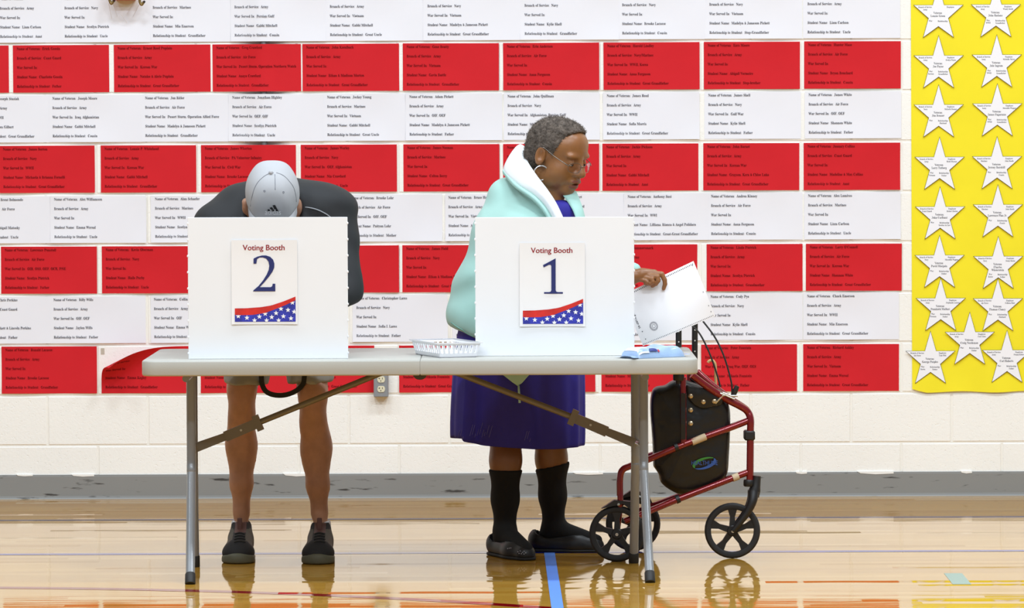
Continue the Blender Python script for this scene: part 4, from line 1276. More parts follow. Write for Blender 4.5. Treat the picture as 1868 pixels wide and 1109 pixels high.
class Clay:
    def __init__(s, xs, ys, zs):
        s.a = [np.asarray(xs, dtype=np.float64), np.asarray(ys, dtype=np.float64), np.asarray(zs, dtype=np.float64)]
        s.f = np.full((len(xs), len(ys), len(zs)), 0.5, dtype=np.float32)
    def _sub(s, lo, hi, m):
        sl = []
        for i in range(3):
            i0 = max(0, int(np.searchsorted(s.a[i], lo[i] - m)) - 1); i1 = min(len(s.a[i]), int(np.searchsorted(s.a[i], hi[i] + m)) + 1)
            if i1 <= i0: return None
            sl.append(slice(i0, i1))
        g = [s.a[i][sl[i]].astype(np.float32) for i in range(3)]
        return tuple(sl), g[0][:, None, None], g[1][None, :, None], g[2][None, None, :]
    @staticmethod
    def smin(a, b, k):
        if k <= 0: return np.minimum(a, b)
        h = np.clip(0.5 + 0.5 * (a - b) / k, 0, 1)
        return a * (1 - h) + b * h - k * h * (1 - h)
    def _op(s, sl, d, k, cut):
        if cut: s.f[sl] = -Clay.smin(-s.f[sl], d, k)
        else: s.f[sl] = Clay.smin(s.f[sl], d, k)
    def cap(s, A, B, ra, rb=None, k=0.02, cut=False):
        rb = ra if rb is None else rb
        A = np.array(A, dtype=np.float32); B = np.array(B, dtype=np.float32); R = max(ra, rb)
        q = s._sub(np.minimum(A, B) - R, np.maximum(A, B) + R, k + 0.02)
        if q is None: return s
        sl, x, y, z = q
        d = B - A; L2 = float(d @ d) + 1e-9
        t = np.clip(((x - A[0]) * d[0] + (y - A[1]) * d[1] + (z - A[2]) * d[2]) / L2, 0, 1)
        D = np.sqrt((x - A[0] - t * d[0]) ** 2 + (y - A[1] - t * d[1]) ** 2 + (z - A[2] - t * d[2]) ** 2) - (ra + (rb - ra) * t)
        s._op(sl, D, k, cut); return s
    def chain(s, pts, rs, k=0.02):
        for i in range(len(pts) - 1): s.cap(pts[i], pts[i + 1], rs[i], rs[i + 1], k)
        return s
    def ell(s, c, r, M=None, k=0.02, cut=False):
        """ellipsoid; M: rows are its axes."""
        c = np.array(c, dtype=np.float32); M = np.eye(3) if M is None else np.array(M, dtype=np.float32)
        ext = np.sqrt(((M * np.array(r)[:, None]) ** 2).sum(0))
        q = s._sub(c - ext, c + ext, k + 0.02)
        if q is None: return s
        sl, x, y, z = q
        p = [((x - c[0]) * M[i][0] + (y - c[1]) * M[i][1] + (z - c[2]) * M[i][2]) for i in range(3)]
        k0 = np.sqrt(sum((p[i] / r[i]) ** 2 for i in range(3))); k1 = np.sqrt(sum((p[i] / (r[i] * r[i])) ** 2 for i in range(3))) + 1e-6
        s._op(sl, k0 * (k0 - 1) / k1, k, cut); return s
    def plane(s, p, n, k=0.005):
        """keep the side the normal points away from."""
        n = np.array(Vector(n).normalized()); x, y, z = s.a[0][:, None, None], s.a[1][None, :, None], s.a[2][None, None, :]
        d = (x - p[0]) * n[0] + (y - p[1]) * n[1] + (z - p[2]) * n[2]
        s.f = -Clay.smin(-s.f, (-d).astype(np.float32), k); return s
    def wave(s, fn):
        x, y, z = s.a[0][:, None, None], s.a[1][None, :, None], s.a[2][None, None, :]
        near = np.abs(s.f) < 0.06
        s.f = s.f + np.where(near, fn(x, y, z), 0).astype(np.float32); return s
    def mesh(s):
        f = s.f; n = f.shape; ins = f < 0
        cnt = np.zeros([m - 1 for m in n], dtype=np.int32); acc = np.zeros([m - 1 for m in n] + [3], dtype=np.float32)
        for ax in range(3):
            o = [i for i in range(3) if i != ax]
            for a in (0, 1):
                for b in (0, 1):
                    s0 = [None] * 3; s1 = [None] * 3
                    s0[ax] = slice(0, n[ax] - 1); s1[ax] = slice(1, n[ax])
                    for (q, w) in ((o[0], a), (o[1], b)):
                        s0[q] = slice(w, n[q] - 1 + w); s1[q] = s0[q]
                    v0, v1 = f[tuple(s0)], f[tuple(s1)]
                    cr = (v0 < 0) != (v1 < 0)
                    idx = np.nonzero(cr)
                    if not len(idx[0]): continue
                    t = v0[idx] / (v0[idx] - v1[idx])
                    cnt[idx] += 1
                    acc[idx + (np.full(len(t), ax),)] += t
                    if a: acc[idx + (np.full(len(t), o[0]),)] += 1.0
                    if b: acc[idx + (np.full(len(t), o[1]),)] += 1.0
        cells = np.nonzero(cnt)
        pos = acc[cells] / cnt[cells][:, None]
        V = np.stack([np.interp(cells[i] + pos[:, i], np.arange(n[i]), s.a[i]) for i in range(3)], 1)
        vid = np.full(cnt.shape, -1, dtype=np.int64); vid[cells] = np.arange(len(V))
        Q = []
        for ax in range(3):
            o1, o2 = (ax + 1) % 3, (ax + 2) % 3
            s0 = [slice(None)] * 3; s1 = [slice(None)] * 3
            s0[ax] = slice(0, n[ax] - 1); s1[ax] = slice(1, n[ax])
            for q in (o1, o2): s0[q] = slice(1, n[q] - 1); s1[q] = s0[q]
            A, B_ = ins[tuple(s0)], ins[tuple(s1)]
            for flip in (False, True):
                e = np.nonzero((A & ~B_) if not flip else (~A & B_))
                if not len(e[0]): continue
                base = [e[0].copy(), e[1].copy(), e[2].copy()]
                for q in (o1, o2): base[q] = base[q] + 1
                def cell(d1, d2):
                    i = [b.copy() for b in base]; i[o1] -= d1; i[o2] -= d2
                    return vid[tuple(i)]
                quad = np.stack([cell(1, 1), cell(0, 1), cell(0, 0), cell(1, 0)], 1)
                Q.append(quad if not flip else quad[:, ::-1])
        return V, np.concatenate(Q)
    def relaxed(s, it=2):
        V, Q = s.mesh()
        for _ in range(it):
            S = np.zeros_like(V); c = np.zeros(len(V))
            for a, b in ((0, 1), (1, 2), (2, 3), (3, 0)):
                np.add.at(S, Q[:, a], V[Q[:, b]]); np.add.at(c, Q[:, a], 1)
                np.add.at(S, Q[:, b], V[Q[:, a]]); np.add.at(c, Q[:, b], 1)
            V = 0.5 * V + 0.5 * S / np.maximum(c, 1)[:, None]
        return V, Q
    def build(s, name, m, parent, it=2, mats=None, zone=None, label=None):
        V, Q = s.relaxed(it)
        fm = None
        if zone is not None:
            ctr = V[Q].mean(1); fm = zone(ctr)
        return link_mesh(name, V, Q.tolist(), m, parent, None, True, mats, fm, label)

# ================================================================== the man bending over the table
SKIN = mat('light_skin', (178, 132, 106), 0.5, sss=0.12, var=0.10, vscale=30, bump=0.10, bscale=160)
CHAR = mat('charcoal_softshell', (34, 35, 37), 0.75, bump=0.15, bscale=400, var=0.06, vscale=12)
SHORT = mat('grey_shorts', (150, 148, 142), 0.8, bump=0.2, bscale=300)
CAPG = mat('grey_cap_cloth', (182, 183, 186), 0.75, bump=0.12, bscale=500, var=0.03, vscale=9)
CAPF = mat('grey_cap_front', (158, 161, 168), 0.75, bump=0.12, bscale=500)
gA, gB = G(433, 1029), G(579, 1030)
MX = W(497, 350, 0.45).x
an = [Vector((W(440, 930, gA.y + 0.20).x, gA.y + 0.20, 0.10)), Vector((W(585, 930, gB.y + 0.20).x, gB.y + 0.20, 0.10))]
LY = an[0].y
man = thing('person', (MX, LY, 0), 'person in a grey cap and charcoal jacket bending over the table', 'person')
mp_, mf = math.radians(50), None
hf = Vector((0, -math.cos(mp_), -math.sin(mp_))); hu = Vector((0, -math.sin(mp_), math.cos(mp_))); hl = Vector((1, 0, 0))
HC = W(497, 352, 0.44)
def hm(a, b, c): return HC + hl * a + hf * b + hu * c
hips = Vector((MX, 1.02, 0.93)); chest = Vector((MX, 0.66, 1.15)); neck = Vector((MX, 0.55, 1.2))
xs = axis(-1.14, -0.48, 0.012, ((HC.x - 0.12, HC.x + 0.12, 0.006),))
ys = axis(0.10, 1.22, 0.012, ((0.30, 0.62, 0.007),))
zs = axis(0.02, 1.45, 0.011, ((1.12, 1.42, 0.006),))
c = Clay(xs, ys, zs)
c.ell(HC, (0.078, 0.095, 0.105), [hl, hf, hu], 0.02)
c.ell(hm(0, 0.045, -0.075), (0.062, 0.06, 0.075), [hl, hf, hu], 0.03)
c.cap(hm(0, 0.095, -0.03), hm(0, 0.118, -0.065), 0.010, 0.014, 0.012)               # nose
c.ell(hm(0, 0.095, -0.098), (0.026, 0.012, 0.012), [hl, hf, hu], 0.012)              # lips
c.ell(hm(0, 0.082, -0.132), (0.022, 0.018, 0.016), [hl, hf, hu], 0.015)              # chin
for s_ in (-1, 1):
    c.ell(hm(0.034 * s_, 0.093, -0.036), (0.014, 0.010, 0.010), [hl, hf, hu], 0.008, True)
    c.ell(hm((0.093 if s_ < 0 else 0.083) * s_, 0.012, -0.052), (0.015, 0.022, 0.033), [hl, hf, hu], 0.010)  # ears
    c.ell(hm(0.108 * s_, 0.018, -0.05), (0.006, 0.010, 0.018), [hl, hf, hu], 0.006, True)
c.cap(hm(0, -0.03, -0.06), neck, 0.058, 0.06, 0.03)
c.chain([neck, chest, hips], [0.09, 0.15, 0.14], 0.05)
knees = [W(441, 742, LY - 0.03), W(571, 752, LY - 0.03)]
for i, s_ in enumerate((-1, 1)):
    hp = hips + Vector((0.085 * s_, 0.0, -0.04)); kn = knees[i]
    c.chain([hp, kn + Vector((0, 0, 0.06))], [0.09, 0.05], 0.03)
    c.cap(kn + Vector((0, 0, 0.07)), kn + Vector((0, 0.0, -0.05)), 0.049, 0.045, 0.02)
    c.ell(kn + Vector((0.002 * s_, -0.035, 0.01)), (0.032, 0.024, 0.042), None, 0.02)   # kneecap
    cf = kn.lerp(an[i], 0.30)
    c.chain([kn + Vector((0, 0, -0.03)), cf + Vector((0.004 * s_, 0.012, 0)), kn.lerp(an[i], 0.62), kn.lerp(an[i], 0.85), an[i]], [0.044, 0.047, 0.0395, 0.0275, 0.0235], 0.02)
    c.ell(cf + Vector((0.016 * s_, 0.03, 0.0)), (0.036, 0.04, 0.085), None, 0.03)
    c.ell(cf + Vector((-0.018 * s_, 0.028, -0.015)), (0.032, 0.036, 0.075), None, 0.03)
    c.cap(an[i] + Vector((0, 0, -0.02)), an[i] + Vector((0, -0.12, -0.06)), 0.030, 0.026, 0.02)
    c.cap(an[i] + Vector((0, 0, -0.02)), an[i] + Vector((0, 0.03, -0.055)), 0.027, 0.025, 0.02)
# arms, hands on the table behind the screen
EL = [W(380, 545, 0.52), W(629, 522, 0.52)]
WR = [Vector((MX - 0.10, 0.30, 0.775)), Vector((MX + 0.10, 0.31, 0.785))]
for i, s_ in enumerate((-1, 1)):
    sh = Vector((MX + 0.19 * s_, 0.60, 1.16))
    c.chain([sh, EL[i], WR[i]], [0.058, 0.042, 0.028], 0.03)
    tip = WR[i] + Vector((-0.03 * s_, -0.075, -0.014))
    c.cap(WR[i], tip, 0.030, 0.032, 0.02)
    for q in range(4):
        b0 = tip + Vector((0.027 - 0.018 * q, 0.0, 0.0)); ln = (0.075, 0.085, 0.08, 0.065)[q]
        m1 = b0 + Vector((0, -ln * 0.5, 0.012)); m2 = m1 + Vector((0, -ln * 0.35, -0.018))
        c.chain([b0, m1, m2], [0.0105, 0.0098, 0.0088], 0.006)
    c.chain([WR[i] + Vector((-0.03 * s_, -0.03, -0.002)), tip + Vector((-0.055 * s_, -0.005, 0)), tip + Vector((-0.065 * s_, -0.04, -0.006))], [0.013, 0.011, 0.0095], 0.008)
c.build('body', SKIN, man, 2)

# jacket
c = Clay(axis(-1.16, -0.46, 0.010), axis(0.2, 1.25, 0.012), axis(0.70, 1.40, 0.010))
c.ell((MX + 0.008, 0.68, 1.145), (0.262, 0.22, 0.185), None, 0.05)
c.cap((MX, 0.72, 1.12), (MX, 1.02, 0.95), 0.19, 0.175, 0.06)
c.cap((MX, 1.02, 0.95), (MX, 1.03, 0.88), 0.178, 0.178, 0.05)
c.ell((MX + 0.15, 0.62, 1.225), (0.13, 0.13, 0.09), None, 0.05)
c.ell((MX - 0.13, 0.64, 1.19), (0.12, 0.13, 0.09), None, 0.05)
for i, s_ in enumerate((-1, 1)):
    sh = Vector((MX + 0.20 * s_, 0.60, 1.15))
    c.chain([sh, EL[i], EL[i].lerp(WR[i], 0.45), WR[i] + Vector((0.0, 0.03, 0.004))], [0.085, 0.058, 0.05, 0.042], 0.04)
c.cap(neck + Vector((0, 0.02, -0.02)), neck + Vector((0, -0.06, 0.045)), 0.085, 0.08, 0.03)
c.ell(hm(0, 0.02, -0.06), (0.088, 0.115, 0.13), [hl, hf, hu], 0.01, True)
c.plane((0, 1.0, 0.80), (0, 0.1, -1))
c.wave(lambda x, y, z: 0.006 * np.sin(34 * z + 18 * x + 9 * y) * np.sin(11 * x + 3) + 0.004 * np.sin(60 * (z + 0.6 * x)) * np.exp(-((x - EL[1].x) / 0.09) ** 2))
jk = c.build('jacket', CHAR, man, 2)
# piping on the shoulder
PIPING = mat('grey_piping', (150, 152, 156), 0.6)
def cast(V, Q, px, py):
    """nearest crossing of a pixel's ray with a triangulated surface."""
    d = np.array(ray(px, py)); o = np.array(CAM)
    best = None
    for (i, j, k) in ((0, 1, 2), (0, 2, 3)):
        A, B_, C_ = V[Q[:, i]], V[Q[:, j]], V[Q[:, k]]
        e1, e2 = B_ - A, C_ - A
        h = np.cross(d[None], e2); a = (e1 * h).sum(1); a = np.where(np.abs(a) < 1e-12, 1e-12, a); f = 1 / a
        s_ = o[None] - A; u = f * (s_ * h).sum(1); q = np.cross(s_, e1); v = f * (q * d[None]).sum(1); t = f * (e2 * q).sum(1)
        ok = (u >= 0) & (v >= 0) & (u + v <= 1) & (t > 0)
        if ok.any():
            tt = t[ok].min()
            if best is None or tt < best: best = tt
    return None if best is None else Vector(o + d * best)
def world_quads(o):
    me = o.data; V = np.zeros(len(me.vertices) * 3); me.vertices.foreach_get('co', V)
    V = V.reshape(-1, 3) + np.array(world_loc(o))[None]
    Q = np.array([(list(p.vertices) + [p.vertices[-1]])[:4] for p in me.polygons])
    return V, Q
V, Q = world_quads(jk)
pp = [cast(V, Q, x, y) for (x, y) in ((548, 377), (565, 379), (580, 383), (596, 391), (606, 399))]
pp = [p + Vector((0, -0.002, 0)) for p in pp if p is not None]
if len(pp) > 2: smooth_by_angle(MB().tube(bez(pp, 6), 0.0022, 6).build('piping', PIPING, jk))

# shorts
c = Clay(axis(-1.10, -0.55, 0.010), axis(0.70, 1.22, 0.012), axis(0.56, 1.02, 0.010))
c.cap(hips + Vector((0, 0, 0.02)), hips + Vector((0, 0, -0.05)), 0.165, 0.165, 0.04)
for i, s_ in enumerate((-1, 1)):
    hp = hips + Vector((0.085 * s_, 0.0, -0.06)); kn = knees[i]
    c.cap(hp, kn.lerp(hp, 0.10) + Vector((0, -0.022, 0)), 0.108, 0.073, 0.02)
for (i, zc) in ((0, W(440, 702, LY).z), (1, W(575, 700, LY).z)):
    s_ = (-1, 1)[i]
    x, y, z = c.a[0][:, None, None], c.a[1][None, :, None], c.a[2][None, None, :]
    side = (x - MX) * s_ > 0
    cutv = (zc + 0.02 * (x - MX) * s_) - z
    c.f = np.where(side, np.maximum(c.f, cutv), c.f).astype(np.float32)
c.wave(lambda x, y, z: 0.003 * np.sin(70 * x + 20 * z) * np.sin(9 * z))
c.build('shorts', SHORT, man, 1)

# cap: dome, brim, button, seams, eyelets, mark
cp_r = (0.0895, 0.101, 0.112)
def dome(th, ph, grow=0.0):
    a, b, cc = math.sin(th) * math.cos(ph), math.sin(th) * math.sin(ph), math.cos(th)
    e = 0.86
    f_ = lambda v: math.copysign(abs(v) ** e, v)
    crown = 0.006 * math.cos(6 * ph) * math.sin(th) ** 2 * 0.35
    return hm((cp_r[0] + grow + crown) * f_(a), (cp_r[1] + grow + crown) * f_(b), (cp_r[2] + grow) * f_(cc) - 0.0)
V = []; F = []; nu_, nv_ = 64, 26; TM = math.radians(104)
for j in range(nv_ + 1):
    for i in range(nu_): V.append(dome(1e-3 + TM * j / nv_, 2 * math.pi * i / nu_))
for j in range(nv_):
    for i in range(nu_):
        F.append([j * nu_ + i, j * nu_ + (i + 1) % nu_, (j + 1) * nu_ + (i + 1) % nu_, (j + 1) * nu_ + i][::-1])
n0 = len(V)
V += [dome(1e-3 + TM * j / nv_, 2 * math.pi * i / nu_, -0.003) for j in (nv_, nv_ - 4) for i in range(nu_)]
for i in range(nu_):
    k = (i + 1) % nu_
    F.append([nv_ * nu_ + i, n0 + i, n0 + k, nv_ * nu_ + k]); F.append([n0 + i, n0 + nu_ + i, n0 + nu_ + k, n0 + k])
F = [f[::-1] for f in F]
cap_o = thing('baseball_cap', hm(0, 0, 0), 'grey baseball cap worn by the bending person', 'cap')
crown = link_mesh('crown', V, F, CAPG, cap_o, smooth=True)
me = crown.data
me.flip_normals() if False else None
V, Q = world_quads(crown)
V = []; F = []
for j in range(9):
    for i in range(25):
        ph = math.radians(22 + 136 * i / 24); t = j / 8
        base = dome(math.radians(98), ph, 0.001)
        side_ = abs((i - 12) / 12)
        out = base + hf * (0.072 * t * (1 - side_ ** 3) * 1.0) - hu * (0.018 * side_ ** 2 * t + 0.012 * t)
        V.append(out)
n_ = len(V)
V += [p - hu * 0.0035 for p in V]
for j in range(8):
    for i in range(24):
        a = j * 25 + i
        F.append([a, a + 1, a + 26, a + 25]); F.append([n_ + a + 25, n_ + a + 26, n_ + a + 1, n_ + a])
link_mesh('brim', V, F, CAPG, cap_o, smooth=True)
MB().ball(tuple(hm(0, 0.004, cp_r[2] + 0.002)), 0.0075, 12, 8).build('button', CAPG, cap_o, smooth=True)
def on_cap(px, py, lift=0.0012):
    p = cast(*CV, px, py)
    return None if p is None else p - (p - HC).normalized() * (-lift)
CV = world_quads(crown)
SEAM = mat('cap_seam', (128, 131, 138), 0.8)
for pts in ([(499, 315), (488, 318), (478.7, 324), (470, 333), (463.7, 345), (459.5, 360), (457, 376), (456, 388)], [(504, 315), (513, 318), (520, 322.5), (528, 331), (535, 341), (539, 354), (540.5, 368), (541, 384)], [(501.5, 318), (501.8, 332), (502, 346)]):
    P = [on_cap(*p, 0.0003) for p in pts]; P = [p for p in P if p]
    MB().tube(bez(P, 5), 0.0011, 6).build('seam', SEAM, cap_o, smooth=True)
for p in ((482.4, 348.3), (517, 350.6)):
    q = on_cap(*p, 0.0)
    if q: MB().ring(q, q - HC, 0.0028, 0.0012, 14, 6).build('eyelet', SEAM, cap_o, smooth=True)
BLKI = mat('cap_mark_black', (26, 26, 30), 0.7); WHI = mat('cap_mark_white', (236, 237, 240), 0.7)
def px_poly(poly, name, m):
    P = [on_cap(*p, 0.0022) for p in poly]
    if all(P): link_mesh(name, P, [list(range(len(P)))], m, cap_o)
def zz(x, y): return (340 + x / 5.337, 270 + y / 5.337)
px_poly([zz(838, 556), zz(862, 552), zz(896, 612), zz(868, 613)][::-1], 'mark_bar', BLKI)
px_poly([zz(812, 579), zz(833, 572), zz(860, 613), zz(831, 612)][::-1], 'mark_bar', BLKI)
px_poly([zz(786, 600), zz(806, 592), zz(822, 612), zz(797, 610)][::-1], 'mark_bar', BLKI)
co, F = text_geo('adidas', False, 0.0, 3)
e = (918 - 764) / co[:, 0].max()
P = [on_cap(*zz(764 + p[0] * e, 645 - p[1] * e * 1.15), 0.002) for p in co]
if all(P):
    V = [tuple(p) for p in P]
    V2 = [(p[0] + 0.0006, p[1] - 0.0002, p[2]) for p in V]
    link_mesh('mark_lettering', V + V2, F + [[i + len(V) for i in f] for f in F], WHI, cap_o)

# trainers and ankle socks
KNIT = mat('black_knit', (30, 28, 28), 0.8, bump=0.3, bscale=500); OLIVE = mat('olive_brown_panel', (74, 70, 58), 0.7)
SOLE = mat('olive_sole', (92, 90, 70), 0.6, var=0.08, vscale=10); TAB = mat('brown_tab', (84, 50, 42), 0.6); SOCKW = mat('white_sock', (214, 214, 214), 0.85)
LACE = mat('dark_lace', (44, 42, 38), 0.8)
for i, (gt, lab) in enumerate(((gA, 'black and olive trainer on the foot nearer the table leg'), (gB, 'black and olive trainer on the foot nearer the table middle'))):
    tx, ty = gt.x, gt.y                # toe contact
    ax_ = an[i]
    sh = thing('trainer', (tx, ty + 0.12, 0), lab, 'shoe', 'trainers on the bending person')
    X0, X1 = tx - 0.075, tx + 0.075
    c = Clay(axis(X0, X1, 0.004), axis(ty - 0.03, ty + 0.30, 0.005), axis(-0.004, 0.17, 0.004))
    c.cap((tx, ty + 0.060, 0.036), (ax_.x, ax_.y - 0.045, 0.070), 0.047, 0.043, 0.03)
    c.ell((tx, ty + 0.062, 0.034), (0.055, 0.062, 0.032), None, 0.02)
    c.cap((ax_.x, ax_.y - 0.025, 0.075), (ax_.x, ax_.y - 0.012, 0.112), 0.040, 0.035, 0.02)
    c.cap((ax_.x, ax_.y - 0.005, 0.05), (ax_.x, ax_.y + 0.028, 0.105), 0.043, 0.035, 0.02)
    c.plane((tx, ty, 0.020), (0, 0, -1), 0.004)
    c.plane((ax_.x, ax_.y - 0.04, 0.130), (0.0, -0.10, 1), 0.004)
    c.cap((ax_.x, ax_.y + 0.004, 0.105), (ax_.x, ax_.y + 0.004, 0.20), 0.033, 0.040, 0.004, True)
    def shoe_zone(P, tx=tx, ty=ty, ax_=ax_):
        side = (np.abs(P[:, 0] - tx - (ax_.x - tx) * np.clip((P[:, 1] - ty) / 0.2, 0, 1)) > 0.0215) & (P[:, 2] > 0.040) & (P[:, 2] < 0.108) & (P[:, 1] > ty + 0.055)
        tongue = (np.abs(P[:, 0] - ax_.x) < 0.020) & (P[:, 2] > 0.098) & (P[:, 1] < ax_.y - 0.02)
        return np.where(side, 1, np.where(tongue, 2, 0))
    up = c.build('upper', KNIT, sh, 1, [KNIT, OLIVE, TAB], shoe_zone)
    c = Clay(axis(X0 - 0.01, X1 + 0.01, 0.004), axis(ty - 0.03, ty + 0.31, 0.005), axis(-0.006, 0.08, 0.0035))
    c.cap((tx, ty + 0.052, 0.012), (ax_.x, ax_.y + 0.025, 0.014), 0.0575, 0.048, 0.02)
    c.plane((tx, ty + 0.08, 0.024), (0, 0.10, 1), 0.003)
    c.ell((tx, ty + 0.030, 0.024), (0.030, 0.032, 0.022), None, 0.018)      # rolled-up toe bumper
    c.plane((tx, ty, 0.0012), (0, 0, -1), 0.002)
    c.build('sole', SOLE, sh, 1)
    UV = world_quads(up)
    def lift_pt(px, py, d=0.003):
        q = cast(*UV, px, py)
        return None if q is None else q + Vector((0, -d, d * 0.5))
    ox = (437.5, 583)[i]
    for (dy, hw) in ((0, 15), (5, 16), (10, 17), (15, 17)):
        P = [lift_pt(ox + hw * t * 0.62, 972 + dy + 2.5 * t * t) for t in (-1, -0.5, 0, 0.5, 1)]
        P = [p for p in P if p]
        if len(P) > 2: MB().tube(bez(P, 4), 0.0022, 6).build('lace', LACE, sh, smooth=True)
    tz = W(ox, 955, ax_.y - 0.058)
    MB().box((tz.x - 0.0085, ax_.y - 0.068, tz.z - 0.028), (tz.x + 0.0085, ax_.y - 0.058, tz.z + 0.020), 0.002).build('tongue_tab', TAB, sh)
    c = Clay(axis(ax_.x - 0.07, ax_.x + 0.07, 0.005), axis(ax_.y - 0.07, ax_.y + 0.09, 0.005), axis(0.05, 0.16, 0.004))
    c.cap(ax_ + Vector((0, 0.005, -0.03)), ax_ + Vector((0, 0, 0.06)), 0.036, 0.0345, 0.01)
    zt_ = W(ox, 953, ax_.y).z
    c.plane((ax_.x, 0, zt_ - 0.002), (0.35 if i == 0 else -0.35, 0, 1), 0.003)
    tag(c.build('ankle_sock', SOCKW, man, 1))
# black strap hanging between the legs
ST = mat('black_webbing', (28, 27, 27), 0.8, bump=0.3, bscale=300)
P = [W(x, y, 0.779) for (x, y) in ((482, 560), (477, 640), (477, 690), (481, 708), (490, 717), (505, 721), (522, 720), (538, 714), (550, 704), (555, 690), (556, 640), (548, 560))]
P = bez(P, 6)
V = []; F = []
for i, p in enumerate(P):
    d = (P[min(i+1, len(P)-1)] - P[max(i-1, 0)]).normalized(); n_ = Vector((-d.z, 0, d.x))
    hw = 0.0085
    V += [p + n_*hw + Vector((0, -0.004, 0)), p - n_*hw + Vector((0, -0.004, 0)), p - n_*hw + Vector((0, 0.004, 0)), p + n_*hw + Vector((0, 0.004, 0))]
for i in range(len(P) - 1):
    for q in range(4): F.append([i*4+q, i*4+(q+1)%4, (i+1)*4+(q+1)%4, (i+1)*4+q])
F += [[3, 2, 1, 0], [len(V)-4, len(V)-3, len(V)-2, len(V)-1]]
tag(link_mesh('bag_strap', V, F, ST, None, P[len(P)//2]), 'black webbing strap hanging in a loop between bare legs', 'strap')

# ================================================================== the woman reading her ballot
DSK = mat('brown_skin', (142, 94, 55), 0.37, sss=0.10, var=0.10, vscale=26, bump=0.10, bscale=170)
LIP = mat('lip_skin', (124, 72, 60), 0.4)
HAIR = mat('grey_brown_curls', (98, 88, 80), 0.9, var=0.45, vscale=55, bump=0.8, bscale=130, bdist=0.006, spec=0.2)
MINT = mat('mint_fleece', (170, 211, 201), 0.8, bump=0.1, bscale=350, var=0.03, vscale=8, sheen=0.1)
HOODW = mat('white_hood_lining', (240, 242, 243), 0.85, bump=0.15, bscale=260)
BLUE = mat('royal_blue_dress', (44, 36, 148), 0.75, var=0.10, vscale=14, bump=0.1, bscale=300)
BSOCK = mat('black_sock', (22, 21, 20), 0.9, bump=0.2, bscale=420)
BSHOE = mat('black_flat', (26, 24, 24), 0.45)
gL, gR = G(930, 1020), G(1010, 1006.5)
HY = 0.98                                   # hips
wm = thing('person', (0.02, HY, 0), 'person in a mint jacket and blue dress reading a ballot', 'person')
PW = W
hips = W(944, 600, HY)
heel = [W(908, 992, gL.y + 0.13), W(981, 988, gR.y + 0.02)]
ankle = [Vector((W(921, 960, gL.y + 0.10).x, gL.y + 0.10, 0.10)), Vector((W(1010, 960, gR.y + 0.015).x, gR.y + 0.015, 0.10))]
knee = [Vector((W(923, 800, HY - 0.02).x, HY - 0.03, 0.43)), Vector((W(1004, 800, HY).x, HY - 0.01, 0.43))]
toe = [ankle[0] + Vector((0.075, -0.135, -0.065)), ankle[1] + Vector((0.15, -0.03, -0.065))]
# head frame
yaw, pit, HS = math.radians(33), math.radians(15), 1.17
f0 = Vector((math.cos(yaw), -math.sin(yaw), 0)); z0 = Vector((0, 0, 1))
wf = f0 * math.cos(pit) - z0 * math.sin(pit); wu = z0 * math.cos(pit) + f0 * math.sin(pit); wr = wf.cross(wu)
ear_px = W(985, 285, 0.80)
WO = ear_px - wr * (0.0735 * HS)
def hw_(a, b, c_): return WO + (wf * a + wr * b + wu * c_) * (0.01 * HS)     # cm: forward, her right, up
AX = [wf, wr, wu]
def R3(a, b, c_): return (a * 0.01 * HS, b * 0.01 * HS, c_ * 0.01 * HS)
neckb = W(978, 392, 0.90)
shoN, shoF = W(945, 428, 0.78), W(1018, 425, 0.93)
elbF, wriF = W(1048, 556, 0.62), W(1152, 503, 0.462)
elbN, wriN = W(925, 585, 0.68), W(1020, 640, 0.45)
xs = axis(-0.26, 0.60, 0.012, ((WO.x - 0.14, WO.x + 0.16, 0.0042), (W(1150, 500, .45).x, W(1220, 500, .45).x, 0.0022)))
ys = axis(0.36, 1.25, 0.013, ((0.405, 0.50, 0.0026), (WO.y - 0.13, WO.y + 0.13, 0.0048)))
zs = axis(0.015, 1.58, 0.012, ((W(1180, 530, .45).z, W(1180, 488, .45).z, 0.0022), (WO.z - 0.17, WO.z + 0.17, 0.0042)))
c = Clay(xs, ys, zs)
c.ell(hw_(0.5, 0, 3.6), R3(8.9, 7.4, 7.4), AX, 0.02)
c.ell(hw_(3.6, 0, -2.2), R3(6.0, 6.3, 7.4), AX, 0.03)
c.ell(hw_(6.2, 0, 4.6), R3(3.6, 5.6, 4.4), AX, 0.02)                       # forehead
for s_ in (-1, 1):
    c.ell(hw_(5.2, 3.6 * s_, -3.2), R3(3.4, 3.2, 3.4), AX, 0.02)            # cheeks
    c.ell(hw_(3.2, 4.3 * s_, -6.0), R3(3.8, 2.5, 2.6), AX, 0.02)            # jaw
    c.ell(hw_(8.6, 3.3 * s_, 2.3), R3(1.2, 2.4, 0.9), AX, 0.012)            # brow
    c.ell(hw_(9.5, 3.3 * s_, 0.3), R3(1.0, 1.7, 1.1), AX, 0.010, True)      # socket
    c.ell(hw_(8.3, 3.3 * s_, 0.3), R3(1.2, 1.35, 1.0), AX, 0.004)           # lid
    c.ell(hw_(9.8, 1.4 * s_, -3.1), R3(1.1, 0.95, 0.85), AX, 0.008)       # nostril wing
    c.ell(hw_(0.2, 7.6 * s_, 0.2), R3(1.75, 1.0, 3.0), AX, 0.005)            # ear
    c.ell(hw_(0.7, 8.6 * s_, 0.7), R3(1.0, 1.05, 1.9), AX, 0.002, True)
c.chain([hw_(9.3, 0, 1.2), hw_(10.3, 0, -1.4), hw_(11.0, 0, -2.6)], [0.0085 * HS, 0.0100 * HS, 0.0125 * HS], 0.010)
c.ell(hw_(8.8, 0, -5.5), R3(1.7, 2.8, 1.3), AX, 0.014)
c.ell(hw_(9.5, 0, -5.35), R3(1.15, 2.5, 0.62), AX, 0.006)                   # upper lip
